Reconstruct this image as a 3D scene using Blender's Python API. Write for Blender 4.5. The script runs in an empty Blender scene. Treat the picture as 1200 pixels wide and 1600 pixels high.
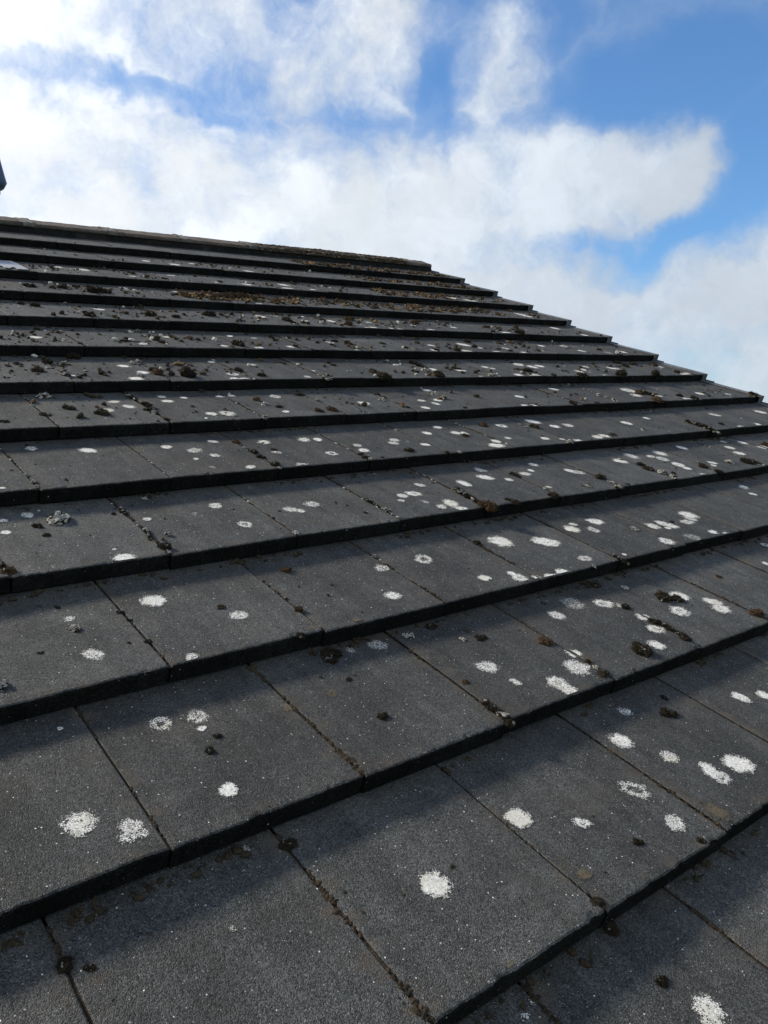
import bpy, bmesh, math, random
import numpy as np
from mathutils import Vector, Matrix, noise, Euler
sc = bpy.context.scene
C = sc.collection
R = math.radians

# ---------------------------------------------------------------- constants of the roof
PITCH = R(27.0)
BASE = Vector((0, 0, 5.0))            # height of the roof origin over the ground
RW = Matrix.Rotation(PITCH, 3, 'X')   # roof coordinates (along the course, up the slope, out) -> world
G = 0.33336                           # gauge of a tile course
W = 0.3                               # cover width of a tile
T = 0.037                             # step between two courses
VERGE = 3.713                         # where the courses end at the gable
K0, K1 = -2, 12                       # first and last course
def wp(u, v, n=0.0):
    return RW @ Vector((u, v, n)) + BASE

# ---------------------------------------------------------------- camera
cam = bpy.data.cameras.new('camera'); camo = bpy.data.objects.new('camera', cam); C.objects.link(camo)
cam.sensor_fit = 'VERTICAL'; cam.sensor_height = 24.0; cam.sensor_width = 18.0
cam.lens = 24.0 * 1297.6 / 1600.0
cam.clip_start = 0.02; cam.clip_end = 4000.0
right = Vector((0.7782932449, -0.6218676524, -0.0868346003))
down = Vector((-0.1076942701, 0.0040380625, -0.9941758588))
fwd = Vector((0.6185964509, 0.7831119441, -0.0638287862))
m = Matrix((right, -down, -fwd)).transposed().to_4x4()
m.translation = Vector((-0.5327223, -0.6642920, 0.6062227)) + BASE
camo.matrix_world = m
sc.camera = camo
sc.render.resolution_x = 768; sc.render.resolution_y = 1024

# ---------------------------------------------------------------- light and exposure
SUN_AZ = R(65.0)       # on the roof plane, measured from the course line, towards the ridge and the left
SUN_EL = R(15.6)       # above the roof plane
sun_roof = Vector((-math.cos(SUN_AZ)*math.cos(SUN_EL), math.sin(SUN_AZ)*math.cos(SUN_EL), math.sin(SUN_EL)))
SUN = (RW @ sun_roof).normalized()
sl = bpy.data.lights.new('sun', 'SUN'); sl.energy = 2.65; sl.angle = R(8.0); sl.color = (1.0, 0.9, 0.75)
so = bpy.data.objects.new('sun', sl); C.objects.link(so)
so.rotation_euler = SUN.to_track_quat('Z', 'Y').to_euler()
so.location = (-20, 30, 40)
vs = sc.view_settings
vs.view_transform = 'Standard'; vs.look = 'None'; vs.exposure = 1.06; vs.gamma = 1.0; vs.use_curve_mapping = False
sc.render.engine = 'CYCLES'
sc.cycles.transparent_max_bounces = 24

# lichen crusts and moss clumps: tile course, place along it, place up the tile, radius, kind; clouds: direction, two axes, weight
LICHEN="7,0.3318,0.1336,0.0266,d;6,0.5261,0.1941,0.0249,d;6,0.5523,0.1032,0.0211,d;6,0.496,0.0242,0.0268,d;7,0.8191,0.189,0.0202,n;7,0.671,0.0522,0.0203,n;7,0.7157,0.273,0.0175,n;7,0.9783,0.0398,0.0231,n;7,1.1113,0.2394,0.0205,n;6,0.8741,0.2632,0.0211,n;6,0.8571,0.0728,0.028,n;6,0.8646,0.002,0.0276,n;6,0.8288,0.0093,0.0233,n;9,0.948,0.2656,0.0306,n;9,0.97,0.1964,0.0363,f;9,1.1945,0.2524,0.0301,n;8,0.6936,0.201,0.0287,n;10,0.8557,0.1889,0.0401,n;10,0.7649,0.2311,0.0262,n;11,1.2668,0.1094,0.0353,n;11,1.398,0.0564,0.0363,n;11,1.5505,0.1667,0.0295,n;10,1.0526,0.0811,0.0244,n;10,1.1298,0.1169,0.0217,n;10,1.2989,0.2096,0.0236,n;10,1.458,0.0555,0.0239,n;11,1.8082,0.025,0.0411,n;10,1.6303,0.0566,0.0339,n;7,1.2038,0.2112,0.0158,n;6,1.0183,0.2201,0.0178,n;6,0.3196,0.0712,0.0125,n;7,1.5388,0.1574,0.0266,n;7,1.2797,0.0508,0.0235,n;7,1.1162,0.019,0.0243,n;9,1.4947,0.0019,0.028,n;8,1.4126,0.1943,0.0285,n;8,1.5018,0.2235,0.0197,n;8,1.6067,0.1281,0.0234,n;8,1.7625,0.1572,0.032,n;8,1.6641,0.2466,0.021,n;8,1.9952,0.1616,0.0231,n;8,1.8682,0.0066,0.0214,n;8,1.9108,0.0132,0.0254,n;8,2.0209,0.0143,0.0188,n;8,2.0763,0.0014,0.0306,n;8,2.2443,0.1205,0.0207,n;8,2.2719,0.0139,0.0286,n;8,2.5151,0.1122,0.027,n;8,2.8096,0.0092,0.0387,n;7,2.0964,0.1356,0.0251,n;7,2.0228,0.0233,0.0273,n;7,2.3322,0.1642,0.0428,n;7,2.3678,0.1073,0.035,n;7,2.4082,0.003,0.0309,n;7,2.5596,0.1056,0.0331,n;7,2.2111,0.0112,0.0363,n;6,1.6971,0.2261,0.0202,n;6,1.8226,0.1395,0.0267,n;6,1.9688,0.1185,0.028,n;6,2.1708,0.1748,0.0236,n;6,2.1884,0.1453,0.0202,n;6,1.9835,0.0013,0.0244,n;6,1.2077,0.1091,0.014,n;6,1.1298,0.0306,0.0178,n;7,1.5781,0.005,0.0174,n;10,1.9104,0.154,0.038,n;10,1.8506,0.0162,0.0361,n;10,2.0209,0.0439,0.024,n;10,3.0955,0.1054,0.0532,n;10,3.1871,0.0385,0.0606,n;10,3.3054,0.0736,0.042,n;9,3.43,0.1522,0.0524,n;9,3.423,0.0925,0.0453,n;8,3.4635,0.2326,0.0483,n;8,3.4923,0.0286,0.0294,n;7,2.9306,0.1905,0.0329,n;7,3.1319,0.2004,0.0399,n;7,3.1375,0.0792,0.0342,n;7,3.4814,0.0765,0.0377,n;7,3.317,0.0454,0.041,f;7,2.5994,0.0131,0.0247,n;6,2.448,0.2281,0.041,n;6,2.491,0.1791,0.0375,n;6,2.5613,0.1972,0.0346,n;6,2.9012,0.1887,0.0298,n;6,2.8054,0.119,0.0286,n;6,2.7176,0.0839,0.0356,n;6,2.7785,0.0651,0.0241,f;6,3.0667,0.155,0.0267,n;6,3.0974,0.1404,0.0268,n;6,2.2254,0.0219,0.03,n;6,2.3235,0.0072,0.0412,n;6,2.821,0.0021,0.0241,n;6,3.5217,0.0079,0.0395,n;6,3.5481,0.2054,0.041,n;6,3.5772,0.0364,0.0302,n;5,2.342,0.2397,0.0265,n;5,2.0138,0.1419,0.0262,n;5,1.9038,0.0044,0.0272,n;5,1.9625,0.0074,0.0223,n;5,3.2722,0.0906,0.0344,n;5,3.4922,0.0644,0.0228,n;5,2.899,0.0763,0.023,n;5,3.0367,0.0085,0.0316,n;5,2.8105,0.1836,0.0457,n;5,2.7475,0.0971,0.0368,n;4,1.863,0.2511,0.0337,n;4,1.9056,0.1805,0.026,n;4,1.9857,0.1823,0.0294,n;4,2.3246,0.16,0.0359,n;4,3.0318,0.1873,0.0376,n;4,3.4528,0.1856,0.0382,n;4,2.5338,0.2103,0.0194,n;4,1.7116,0.0586,0.0259,n;4,1.9674,0.03,0.0283,n;4,2.0145,0.0352,0.0262,n;4,2.9455,0.0007,0.0319,n;4,3.1097,0.012,0.0299,n;4,1.832,0.0048,0.0292,n;4,1.779,0.0382,0.0144,n;5,0.3806,0.2305,0.0183,n;5,0.3279,0.1425,0.0217,n;5,0.4026,0.1754,0.0228,n;5,0.5355,0.21,0.0245,n;5,0.5404,0.2631,0.0199,n;5,0.6047,0.2468,0.0136,n;5,0.7309,0.2542,0.0162,n;5,0.7779,0.261,0.0166,n;5,0.6044,0.0613,0.0211,n;5,0.6555,0.0594,0.0282,n;5,0.5653,0.0206,0.0094,n;4,0.0664,0.279,0.0204,g;4,0.1881,0.236,0.0252,d;4,0.3917,0.2274,0.0195,n;4,0.4512,0.1846,0.0227,n;4,0.5375,0.248,0.0181,n;4,0.4831,0.1346,0.0199,n;4,0.4223,0.1188,0.011,n;4,0.4321,0.0479,0.0108,f;4,0.5286,0.0248,0.0169,n;4,-0.0696,0.0256,0.0082,n;3,-0.0406,0.2816,0.0184,g;3,-0.0923,0.2657,0.0119,n;3,-0.1054,0.2027,0.0134,n;3,0.1814,0.1886,0.0112,g;3,0.3604,0.2171,0.0199,g;3,0.2911,0.1862,0.0119,f;3,0.3698,0.0939,0.0216,r;3,0.0604,0.0135,0.0236,d;3,0.0572,0.0589,0.006,g;3,0.2314,0.3103,0.0144,f;5,0.9254,0.2371,0.0254,r;5,1.2111,0.1246,0.0257,n;5,1.4759,0.1272,0.0214,n;5,1.555,0.1256,0.0221,n;5,1.5054,0.0819,0.0191,n;5,1.417,0.036,0.0251,n;5,1.6249,0.268,0.0208,n;5,0.8566,0.0581,0.0145,n;4,0.6814,0.2162,0.0207,n;4,0.8165,0.2161,0.0271,n;4,0.8601,0.208,0.0172,n;4,0.6672,0.1237,0.017,r;4,0.8203,0.079,0.0229,r;4,0.6737,0.0028,0.027,r;4,0.9358,0.0813,0.0224,n;4,0.9471,0.1279,0.0158,n;4,1.1085,0.1522,0.0208,n;4,1.0824,0.1231,0.0205,n;4,1.282,0.1944,0.0226,n;4,1.3766,0.2494,0.0238,n;4,1.1808,0.0879,0.0192,n;4,1.3979,0.1816,0.0279,n;4,1.4277,0.1713,0.0238,n;4,1.6643,0.2246,0.0288,r;4,1.4782,0.0699,0.0259,n;4,1.4372,0.0299,0.0316,n;4,1.5559,0.09,0.0201,n;3,0.5922,0.1598,0.0219,g;3,0.5195,0.1443,0.0211,g;3,0.5392,0.128,0.0159,g;3,0.9783,0.1989,0.0199,n;3,0.9108,0.1452,0.0238,n;3,0.8662,0.1409,0.0217,g;3,0.8379,0.111,0.0137,n;3,0.8988,0.0849,0.0155,f;3,1.1197,0.1683,0.0297,d;3,1.2341,0.196,0.0277,n;3,1.2723,0.2573,0.0229,g;3,1.2973,0.1599,0.0188,n;3,0.9621,0.0548,0.0285,n;3,0.9183,0.0418,0.0201,n;3,0.9643,0.0135,0.0219,n;2,0.703,0.1869,0.0277,r;2,0.5774,0.1825,0.021,g;2,0.9738,0.2028,0.0362,d;3,0.5303,0.0596,0.0116,t;3,2.3896,0.2667,0.0288,n;3,2.021,0.2375,0.0328,n;3,2.1932,0.2339,0.0321,n;3,2.1052,0.2139,0.0207,n;3,2.1275,0.1808,0.0285,n;3,2.1284,0.1131,0.0307,n;3,2.1207,0.0736,0.0253,n;3,1.9048,0.2016,0.0288,n;3,1.5114,0.2535,0.0209,n;3,1.4484,0.2078,0.0141,n;3,1.3991,0.1864,0.0217,n;3,1.5948,0.1718,0.0255,n;3,1.6093,0.1529,0.0255,n;3,1.3722,0.0678,0.0133,n;3,2.6522,0.2104,0.028,n;3,2.6072,0.1452,0.0302,n;3,2.8199,0.2492,0.0264,n;3,2.721,0.2806,0.0161,n;3,2.8476,0.1736,0.0295,n;3,2.3223,0.0931,0.0245,n;3,2.2907,0.07,0.0161,n;3,2.1185,0.0008,0.0249,n;2,2.2706,0.2594,0.0255,n;2,2.2225,0.1989,0.0173,n;2,1.7418,0.1495,0.0328,n;2,1.7167,0.1264,0.0242,n;2,1.6753,0.1112,0.0257,n;2,1.5231,0.1263,0.0299,n;2,1.5776,0.1306,0.0268,n;2,1.5893,0.1097,0.0249,n;2,1.5579,0.0997,0.0132,n;2,1.4529,0.0339,0.0319,n;2,1.5707,0.0249,0.0334,f;2,1.6789,0.0294,0.0194,n;2,1.7142,0.0024,0.0157,n;2,1.367,0.2105,0.0305,n;2,1.241,0.1933,0.0304,n;2,1.2762,0.2169,0.0173,n;2,1.3044,0.169,0.0242,n;2,1.0965,0.1574,0.0377,n;2,1.1107,0.0428,0.026,n;2,0.9837,0.0095,0.0243,n;2,1.237,0.0175,0.008,n;2,0.8517,0.0475,0.0163,n;1,1.865,0.2852,0.0163,r;1,1.7069,0.1992,0.015,n;2,0.0674,0.2218,0.0257,d;2,0.183,0.111,0.0224,n;2,-0.0941,0.0847,0.0211,g;2,-0.0892,0.2133,0.0121,g;2,0.0417,0.0119,0.0137,g;1,-0.0546,0.2429,0.0179,r;1,0.0022,0.2374,0.0225,g;1,-0.0061,0.2065,0.0079,n;1,-0.1875,0.2936,0.0044,g;1,-0.0376,0.0645,0.0172,d;2,0.5129,0.0653,0.0218,n;2,0.7696,0.0552,0.0183,n;1,0.5449,0.1416,0.0246,g;1,0.2281,0.1972,0.0146,t;1,0.1414,0.1967,0.0138,t;2,0.3823,0.0075,0.0126,t;2,0.282,0.0175,0.0119,t;1,0.3436,0.3002,0.0102,f;1,0.4028,0.2951,0.0189,f;2,0.8512,0.0237,0.0229,n;2,0.8964,0.0122,0.0165,n;2,0.9409,0.0024,0.021,n;1,1.0098,0.2271,0.0237,n;1,0.8514,0.2328,0.0194,g;1,0.9379,0.259,0.03,f;1,1.241,0.1765,0.0275,n;1,1.1627,0.1262,0.0247,n;1,1.2994,0.1224,0.0247,n;1,1.284,0.0907,0.0273,n;1,1.0434,0.2042,0.0169,n;1,1.0445,0.1426,0.0207,n;1,1.017,0.0931,0.0214,n;1,0.9543,0.049,0.0218,n;1,0.751,0.1032,0.0188,n;1,0.7126,0.064,0.0295,n;1,0.6303,0.045,0.0205,n;1,0.6295,0.0164,0.0224,n;1,0.5554,0.0805,0.0115,n;0,0.7257,0.2816,0.0176,g;0,0.9994,0.2012,0.0197,n;0,1.0576,0.1823,0.0176,n;0,0.639,0.2261,0.0225,d;0,0.6792,0.1556,0.0183,g;0,0.7785,0.0831,0.0292,d;0,0.7112,0.0974,0.0192,n;0,0.714,0.0773,0.019,n;0,0.5474,0.132,0.027,r;1,1.1433,0.2649,0.012,f;1,0.9163,0.0518,0.0151,t;1,-0.2303,0.0932,0.0253,d;1,-0.1776,0.0576,0.0168,g;1,-0.1866,0.0456,0.0127,g;1,-0.1711,0.0433,0.0116,g;0,-0.1242,0.2172,0.0061,f;0,0.13,0.1469,0.0256,d;0,0.1258,0.0095,0.0078,t;0,0.3261,0.1797,0.0215,d;0,0.4061,0.1245,0.0136,n;0,0.5377,0.0521,0.0213,n;0,0.6234,0.0319,0.0204,t;0,0.324,0.0569,0.0147,t;-1,0.1468,0.3058,0.0092,f;-1,0.12,0.2983,0.0077,f;-1,0.324,0.1855,0.0243,d;-1,0.3114,0.1737,0.0136,n"
MOSS="6,0.2077,0.2188,0.0129,d;6,0.2853,0.2374,0.0149,d;6,0.2328,0.128,0.019,d;6,0.3542,0.2294,0.0134,w;6,0.4047,0.3081,0.0208,d;6,0.3196,0.0712,0.0143,w;6,0.3307,0.049,0.0095,d;6,0.5704,0.232,0.0123,w;6,0.6059,0.255,0.0125,w;6,0.6035,0.1386,0.0156,d;6,0.613,0.0783,0.0205,b;6,0.69,0.0616,0.0277,d;7,1.0387,0.0522,0.0281,d;6,0.8894,0.1199,0.0184,d;7,0.7457,0.1925,0.0157,w;7,0.7457,0.2895,0.012,w;7,0.7351,0.1215,0.0154,d;7,0.7377,0.0727,0.0152,b;7,0.7378,0.0285,0.0113,w;7,0.6322,0.0926,0.0131,d;7,0.4944,0.197,0.0093,d;8,0.6788,0.0639,0.0121,w;8,0.6086,0.0489,0.0238,d;8,0.8657,0.1037,0.0337,d;8,0.9615,0.0769,0.0256,d;8,0.4572,0.2158,0.02,d;8,0.4182,0.2519,0.016,d;8,0.5952,0.3109,0.0126,w;9,0.7479,0.0779,0.0395,d;9,0.7974,0.0677,0.0265,d;9,0.5102,0.1272,0.0254,d;9,0.6428,0.1503,0.0262,d;9,0.7166,0.1499,0.0111,w;10,0.7095,0.1469,0.0141,d;7,0.4391,0.2393,0.0111,w;7,0.4427,0.0395,0.0088,d;7,0.3765,0.2687,0.0148,d;7,0.9248,0.1405,0.012,d;8,1.147,0.1638,0.0315,d;8,1.2414,0.0599,0.0134,d;9,1.1743,0.0967,0.019,b;9,1.3268,0.1276,0.0293,b;9,1.3847,0.1339,0.0296,b;9,1.4671,0.1415,0.0351,b;9,1.5154,0.126,0.0252,b;7,1.6225,0.1337,0.0228,b;7,1.5921,0.0312,0.02,w;7,1.8168,0.1503,0.0165,d;7,1.5854,0.1841,0.016,d;7,1.8937,0.02,0.021,w;7,1.8773,0.0592,0.0141,d;7,2.0278,0.0145,0.0143,d;7,2.1743,0.1176,0.0149,d;7,2.1553,0.0312,0.0244,d;7,2.4218,0.2383,0.0212,d;7,2.3523,0.1062,0.0204,d;6,1.363,0.2046,0.0124,d;6,1.1934,0.0026,0.0229,w;6,0.951,0.0549,0.0147,d;6,1.4776,0.0946,0.0165,d;6,1.4612,0.0069,0.0242,d;6,1.7329,0.2065,0.0266,s;6,1.7464,0.1672,0.022,s;6,1.7547,0.1092,0.0174,w;6,1.7597,0.0229,0.0257,d;6,2.0794,0.0101,0.0181,w;6,2.0493,0.0187,0.0135,w;5,1.0271,0.2427,0.0144,d;5,1.0218,0.0635,0.0207,b;5,0.9709,0.0437,0.0169,b;5,1.0354,0.1707,0.0107,w;5,1.3571,0.1841,0.0115,d;5,1.3167,0.1578,0.0151,w;5,1.3312,0.2324,0.0115,d;5,1.6171,0.2155,0.0182,w;5,1.6035,0.146,0.0159,w;5,1.5928,0.0244,0.0116,d;5,1.3608,0.0511,0.0074,d;5,0.8307,0.1432,0.0118,w;5,0.8642,0.1082,0.0118,d;5,0.7357,0.0012,0.0142,w;8,1.5038,0.1089,0.0284,d;8,1.5177,0.0608,0.0188,d;8,1.6731,0.0882,0.0218,w;8,1.9074,0.2121,0.0309,b;8,1.7879,0.0559,0.0245,b;8,2.3177,0.1902,0.0218,b;8,2.802,0.1629,0.0203,b;7,1.3033,0.2441,0.0154,d;7,1.2826,0.1765,0.013,d;7,1.3059,0.0528,0.0169,d;6,2.3614,0.1017,0.029,d;6,2.3348,0.1232,0.0145,d;7,2.7595,0.0571,0.0162,d;7,2.7985,0.2181,0.0195,d;8,3.0589,0.1714,0.0241,b;8,2.9094,0.0164,0.0346,d;6,3.2701,0.2655,0.0228,d;6,3.3823,0.2564,0.0231,d;6,3.2469,0.1892,0.0253,d;6,2.9449,0.0123,0.0313,d;6,3.5431,0.2159,0.0235,d;6,3.2352,0.0005,0.0272,d;6,2.4444,0.0079,0.0144,d;6,2.6435,0.0025,0.0248,d;7,3.3369,0.1188,0.0177,d;7,3.3726,0.0153,0.0292,w;6,3.5152,0.0624,0.0171,d;5,2.2061,0.0208,0.0196,d;5,2.342,0.0067,0.0133,d;5,2.3812,0.1465,0.0115,d;5,2.5004,0.118,0.014,w;5,2.5043,0.0804,0.0139,w;5,2.4933,0.0267,0.016,w;5,2.8066,0.0921,0.0293,s;5,2.8005,0.0077,0.0288,b;5,2.8273,0.13,0.0247,b;5,3.0507,0.0633,0.0152,d;5,3.1035,0.0102,0.0202,d;4,3.1323,0.2836,0.0126,d;4,2.6765,0.0799,0.0269,s;4,2.6835,0.0238,0.0311,s;4,2.8712,0.0595,0.0139,d;4,2.303,0.0654,0.0125,w;4,1.7868,0.1911,0.0194,d;4,1.767,0.231,0.0098,w;4,1.7672,0.1942,0.0116,w;4,1.7791,0.0046,0.0148,w;4,2.069,0.0393,0.0159,d;4,2.0844,0.0705,0.01,w;3,2.9367,0.211,0.0136,b;5,0.2028,0.2932,0.018,w;5,0.2258,0.1637,0.0189,d;5,0.1653,0.1128,0.014,d;5,0.1495,0.2127,0.0087,w;5,0.0355,0.064,0.0106,d;5,0.2935,0.1067,0.0203,d;5,0.4269,0.1351,0.0273,s;5,0.4528,0.2658,0.0191,s;5,0.4566,0.1083,0.0106,w;5,0.4473,0.0242,0.0103,b;4,-0.0021,0.0937,0.0071,w;4,-0.0004,0.0464,0.0082,w;4,0.0019,0.0173,0.0058,w;3,0.0078,0.2337,0.0255,w;3,-0.0402,0.2102,0.0097,d;3,-0.0389,0.1677,0.0085,d;3,0.1561,0.2321,0.014,s;3,0.1599,0.1722,0.0069,w;3,0.1559,0.1297,0.0079,w;3,0.1566,0.0991,0.0133,s;3,0.1856,0.0953,0.0078,w;3,0.1597,0.0338,0.0129,d;3,0.1578,0.0097,0.0053,w;3,0.1275,0.2383,0.0058,d;3,-0.15,0.0467,0.0154,s;3,-0.138,0.0374,0.0058,w;4,0.5995,0.2381,0.0119,b;4,0.5991,0.1774,0.0102,w;4,0.5969,0.1386,0.0116,d;4,0.8901,0.0257,0.0121,d;4,0.8899,0.056,0.0122,d;4,0.8812,0.0039,0.009,w;4,1.5919,0.2444,0.017,b;4,1.4032,0.1455,0.0159,b;4,0.67,0.1429,0.0074,b;4,0.5849,0.0292,0.0139,d;4,0.5956,0.0911,0.0114,d;4,0.6017,0.0037,0.0069,w;4,1.1434,0.1294,0.0066,w;4,1.0818,0.0507,0.016,d;4,1.184,0.0053,0.0097,d;4,0.9494,0.0125,0.0061,d;4,1.2148,0.2531,0.0087,w;3,1.025,0.2941,0.0062,b;4,1.2468,0.0007,0.0082,w;3,1.3344,0.1904,0.0162,d;3,1.1536,0.0238,0.0118,d;3,0.7474,0.0687,0.0106,w;3,0.7484,0.1181,0.0135,s;3,0.7435,0.013,0.0078,w;3,0.4546,0.0148,0.0095,w;3,1.0416,0.0821,0.0261,s;3,1.0498,0.0039,0.0255,b;2,0.8992,0.2188,0.0105,d;2,0.6044,0.2404,0.0072,w;2,0.3751,0.2463,0.0134,b;3,1.0269,0.2024,0.0075,w;3,1.9232,0.2169,0.0093,w;3,1.9679,0.146,0.0148,d;3,1.9281,0.0967,0.0181,d;3,1.9323,0.0613,0.018,w;3,1.9332,0.0162,0.0178,w;3,1.9973,0.0497,0.0091,d;3,1.6301,0.0836,0.0169,d;3,1.6302,0.042,0.0117,w;3,1.6263,0.0024,0.0165,w;3,1.5221,0.0407,0.0114,w;3,1.687,0.0104,0.0101,d;3,1.3482,0.1768,0.0146,d;3,1.3321,0.0636,0.0094,w;3,1.3263,0.0095,0.0168,d;3,1.1593,0.0049,0.0146,d;3,2.4115,0.0751,0.0179,w;3,2.2154,0.0679,0.0191,d;3,2.2273,0.0115,0.0189,d;3,2.511,0.0521,0.0323,d;3,2.5627,0.0322,0.0122,d;3,2.8939,0.1886,0.0179,b;2,1.4396,0.129,0.0134,w;2,1.1889,0.0019,0.0133,s;2,1.623,0.1281,0.0078,d;2,1.0927,0.0003,0.0065,w;2,0.1669,0.1531,0.0099,d;2,-0.0947,0.1764,0.0126,w;2,-0.0928,0.1716,0.0072,d;2,-0.1664,0.1246,0.0051,d;2,-0.2411,0.0548,0.0118,w;2,0.0109,0.2028,0.0076,d;2,0.012,0.1677,0.0056,d;2,-0.0312,0.0953,0.0044,d;2,-0.0938,0.2595,0.0056,d;1,-0.021,0.1532,0.0078,d;1,0.0065,0.1793,0.0064,d;2,0.107,0.2254,0.004,w;2,0.01,0.087,0.0063,d;3,-0.1563,0.0299,0.0171,b;2,0.0539,0.0289,0.0045,d;2,0.3071,0.0884,0.0102,b;1,0.2956,0.2971,0.0232,d;1,0.5755,0.2408,0.0095,w;1,0.6139,0.2284,0.0127,d;1,0.6037,0.261,0.0075,b;1,0.4715,0.1202,0.0086,b;1,0.2657,0.1024,0.0095,d;1,0.4486,0.0254,0.0199,s;1,0.2831,0.2206,0.0056,d;1,0.4807,0.2962,0.0125,w;1,0.55,0.3081,0.0129,d;2,0.2488,0.0021,0.0096,d;1,0.8683,0.2876,0.006,d;1,0.7261,0.1602,0.0172,b;1,1.1931,0.1838,0.0204,d;1,1.2236,0.1653,0.0153,d;1,0.8949,0.0473,0.0218,d;1,1.0321,0.1211,0.0142,d;1,1.0444,0.0637,0.0208,s;1,1.0456,0.038,0.0138,d;1,1.3402,0.0289,0.0202,b;0,0.8,0.2373,0.016,d;1,1.039,0.1891,0.0146,d;1,0.748,0.0222,0.0123,d;1,1.4675,0.2036,0.007,b;0,0.8472,0.2732,0.0103,d;1,0.7519,0.0718,0.0084,b;1,1.0765,0.3099,0.0154,d;1,0.752,0.0457,0.0083,w;0,-0.303,0.2662,0.0103,d;0,-0.278,0.2496,0.0057,d;0,-0.049,0.3206,0.007,w;0,0.1741,0.1554,0.0064,d;0,0.0083,0.3019,0.0114,d;0,0.4484,0.056,0.0077,d;-1,0.3078,0.2361,0.0092,d;-1,0.3205,0.3214,0.0126,d;0,0.5416,0.0065,0.0063,d;0,0.3064,0.0161,0.0098,d;5,3.685,0.028,0.026,d"
FLASH=[(0.484, 0.3303), (0.5326, 0.2747), (0.5732, 0.2775), (0.5771, 0.1968), (0.5697, -0.0066), (0.5229, -0.019), (0.5275, 0.0323), (0.5221, 0.0581), (0.5083, 0.0451), (0.495, 0.0154), (0.4776, 0.0158), (0.4841, 0.0764), (0.4784, 0.0927), (0.4175, 0.0691)]
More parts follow.
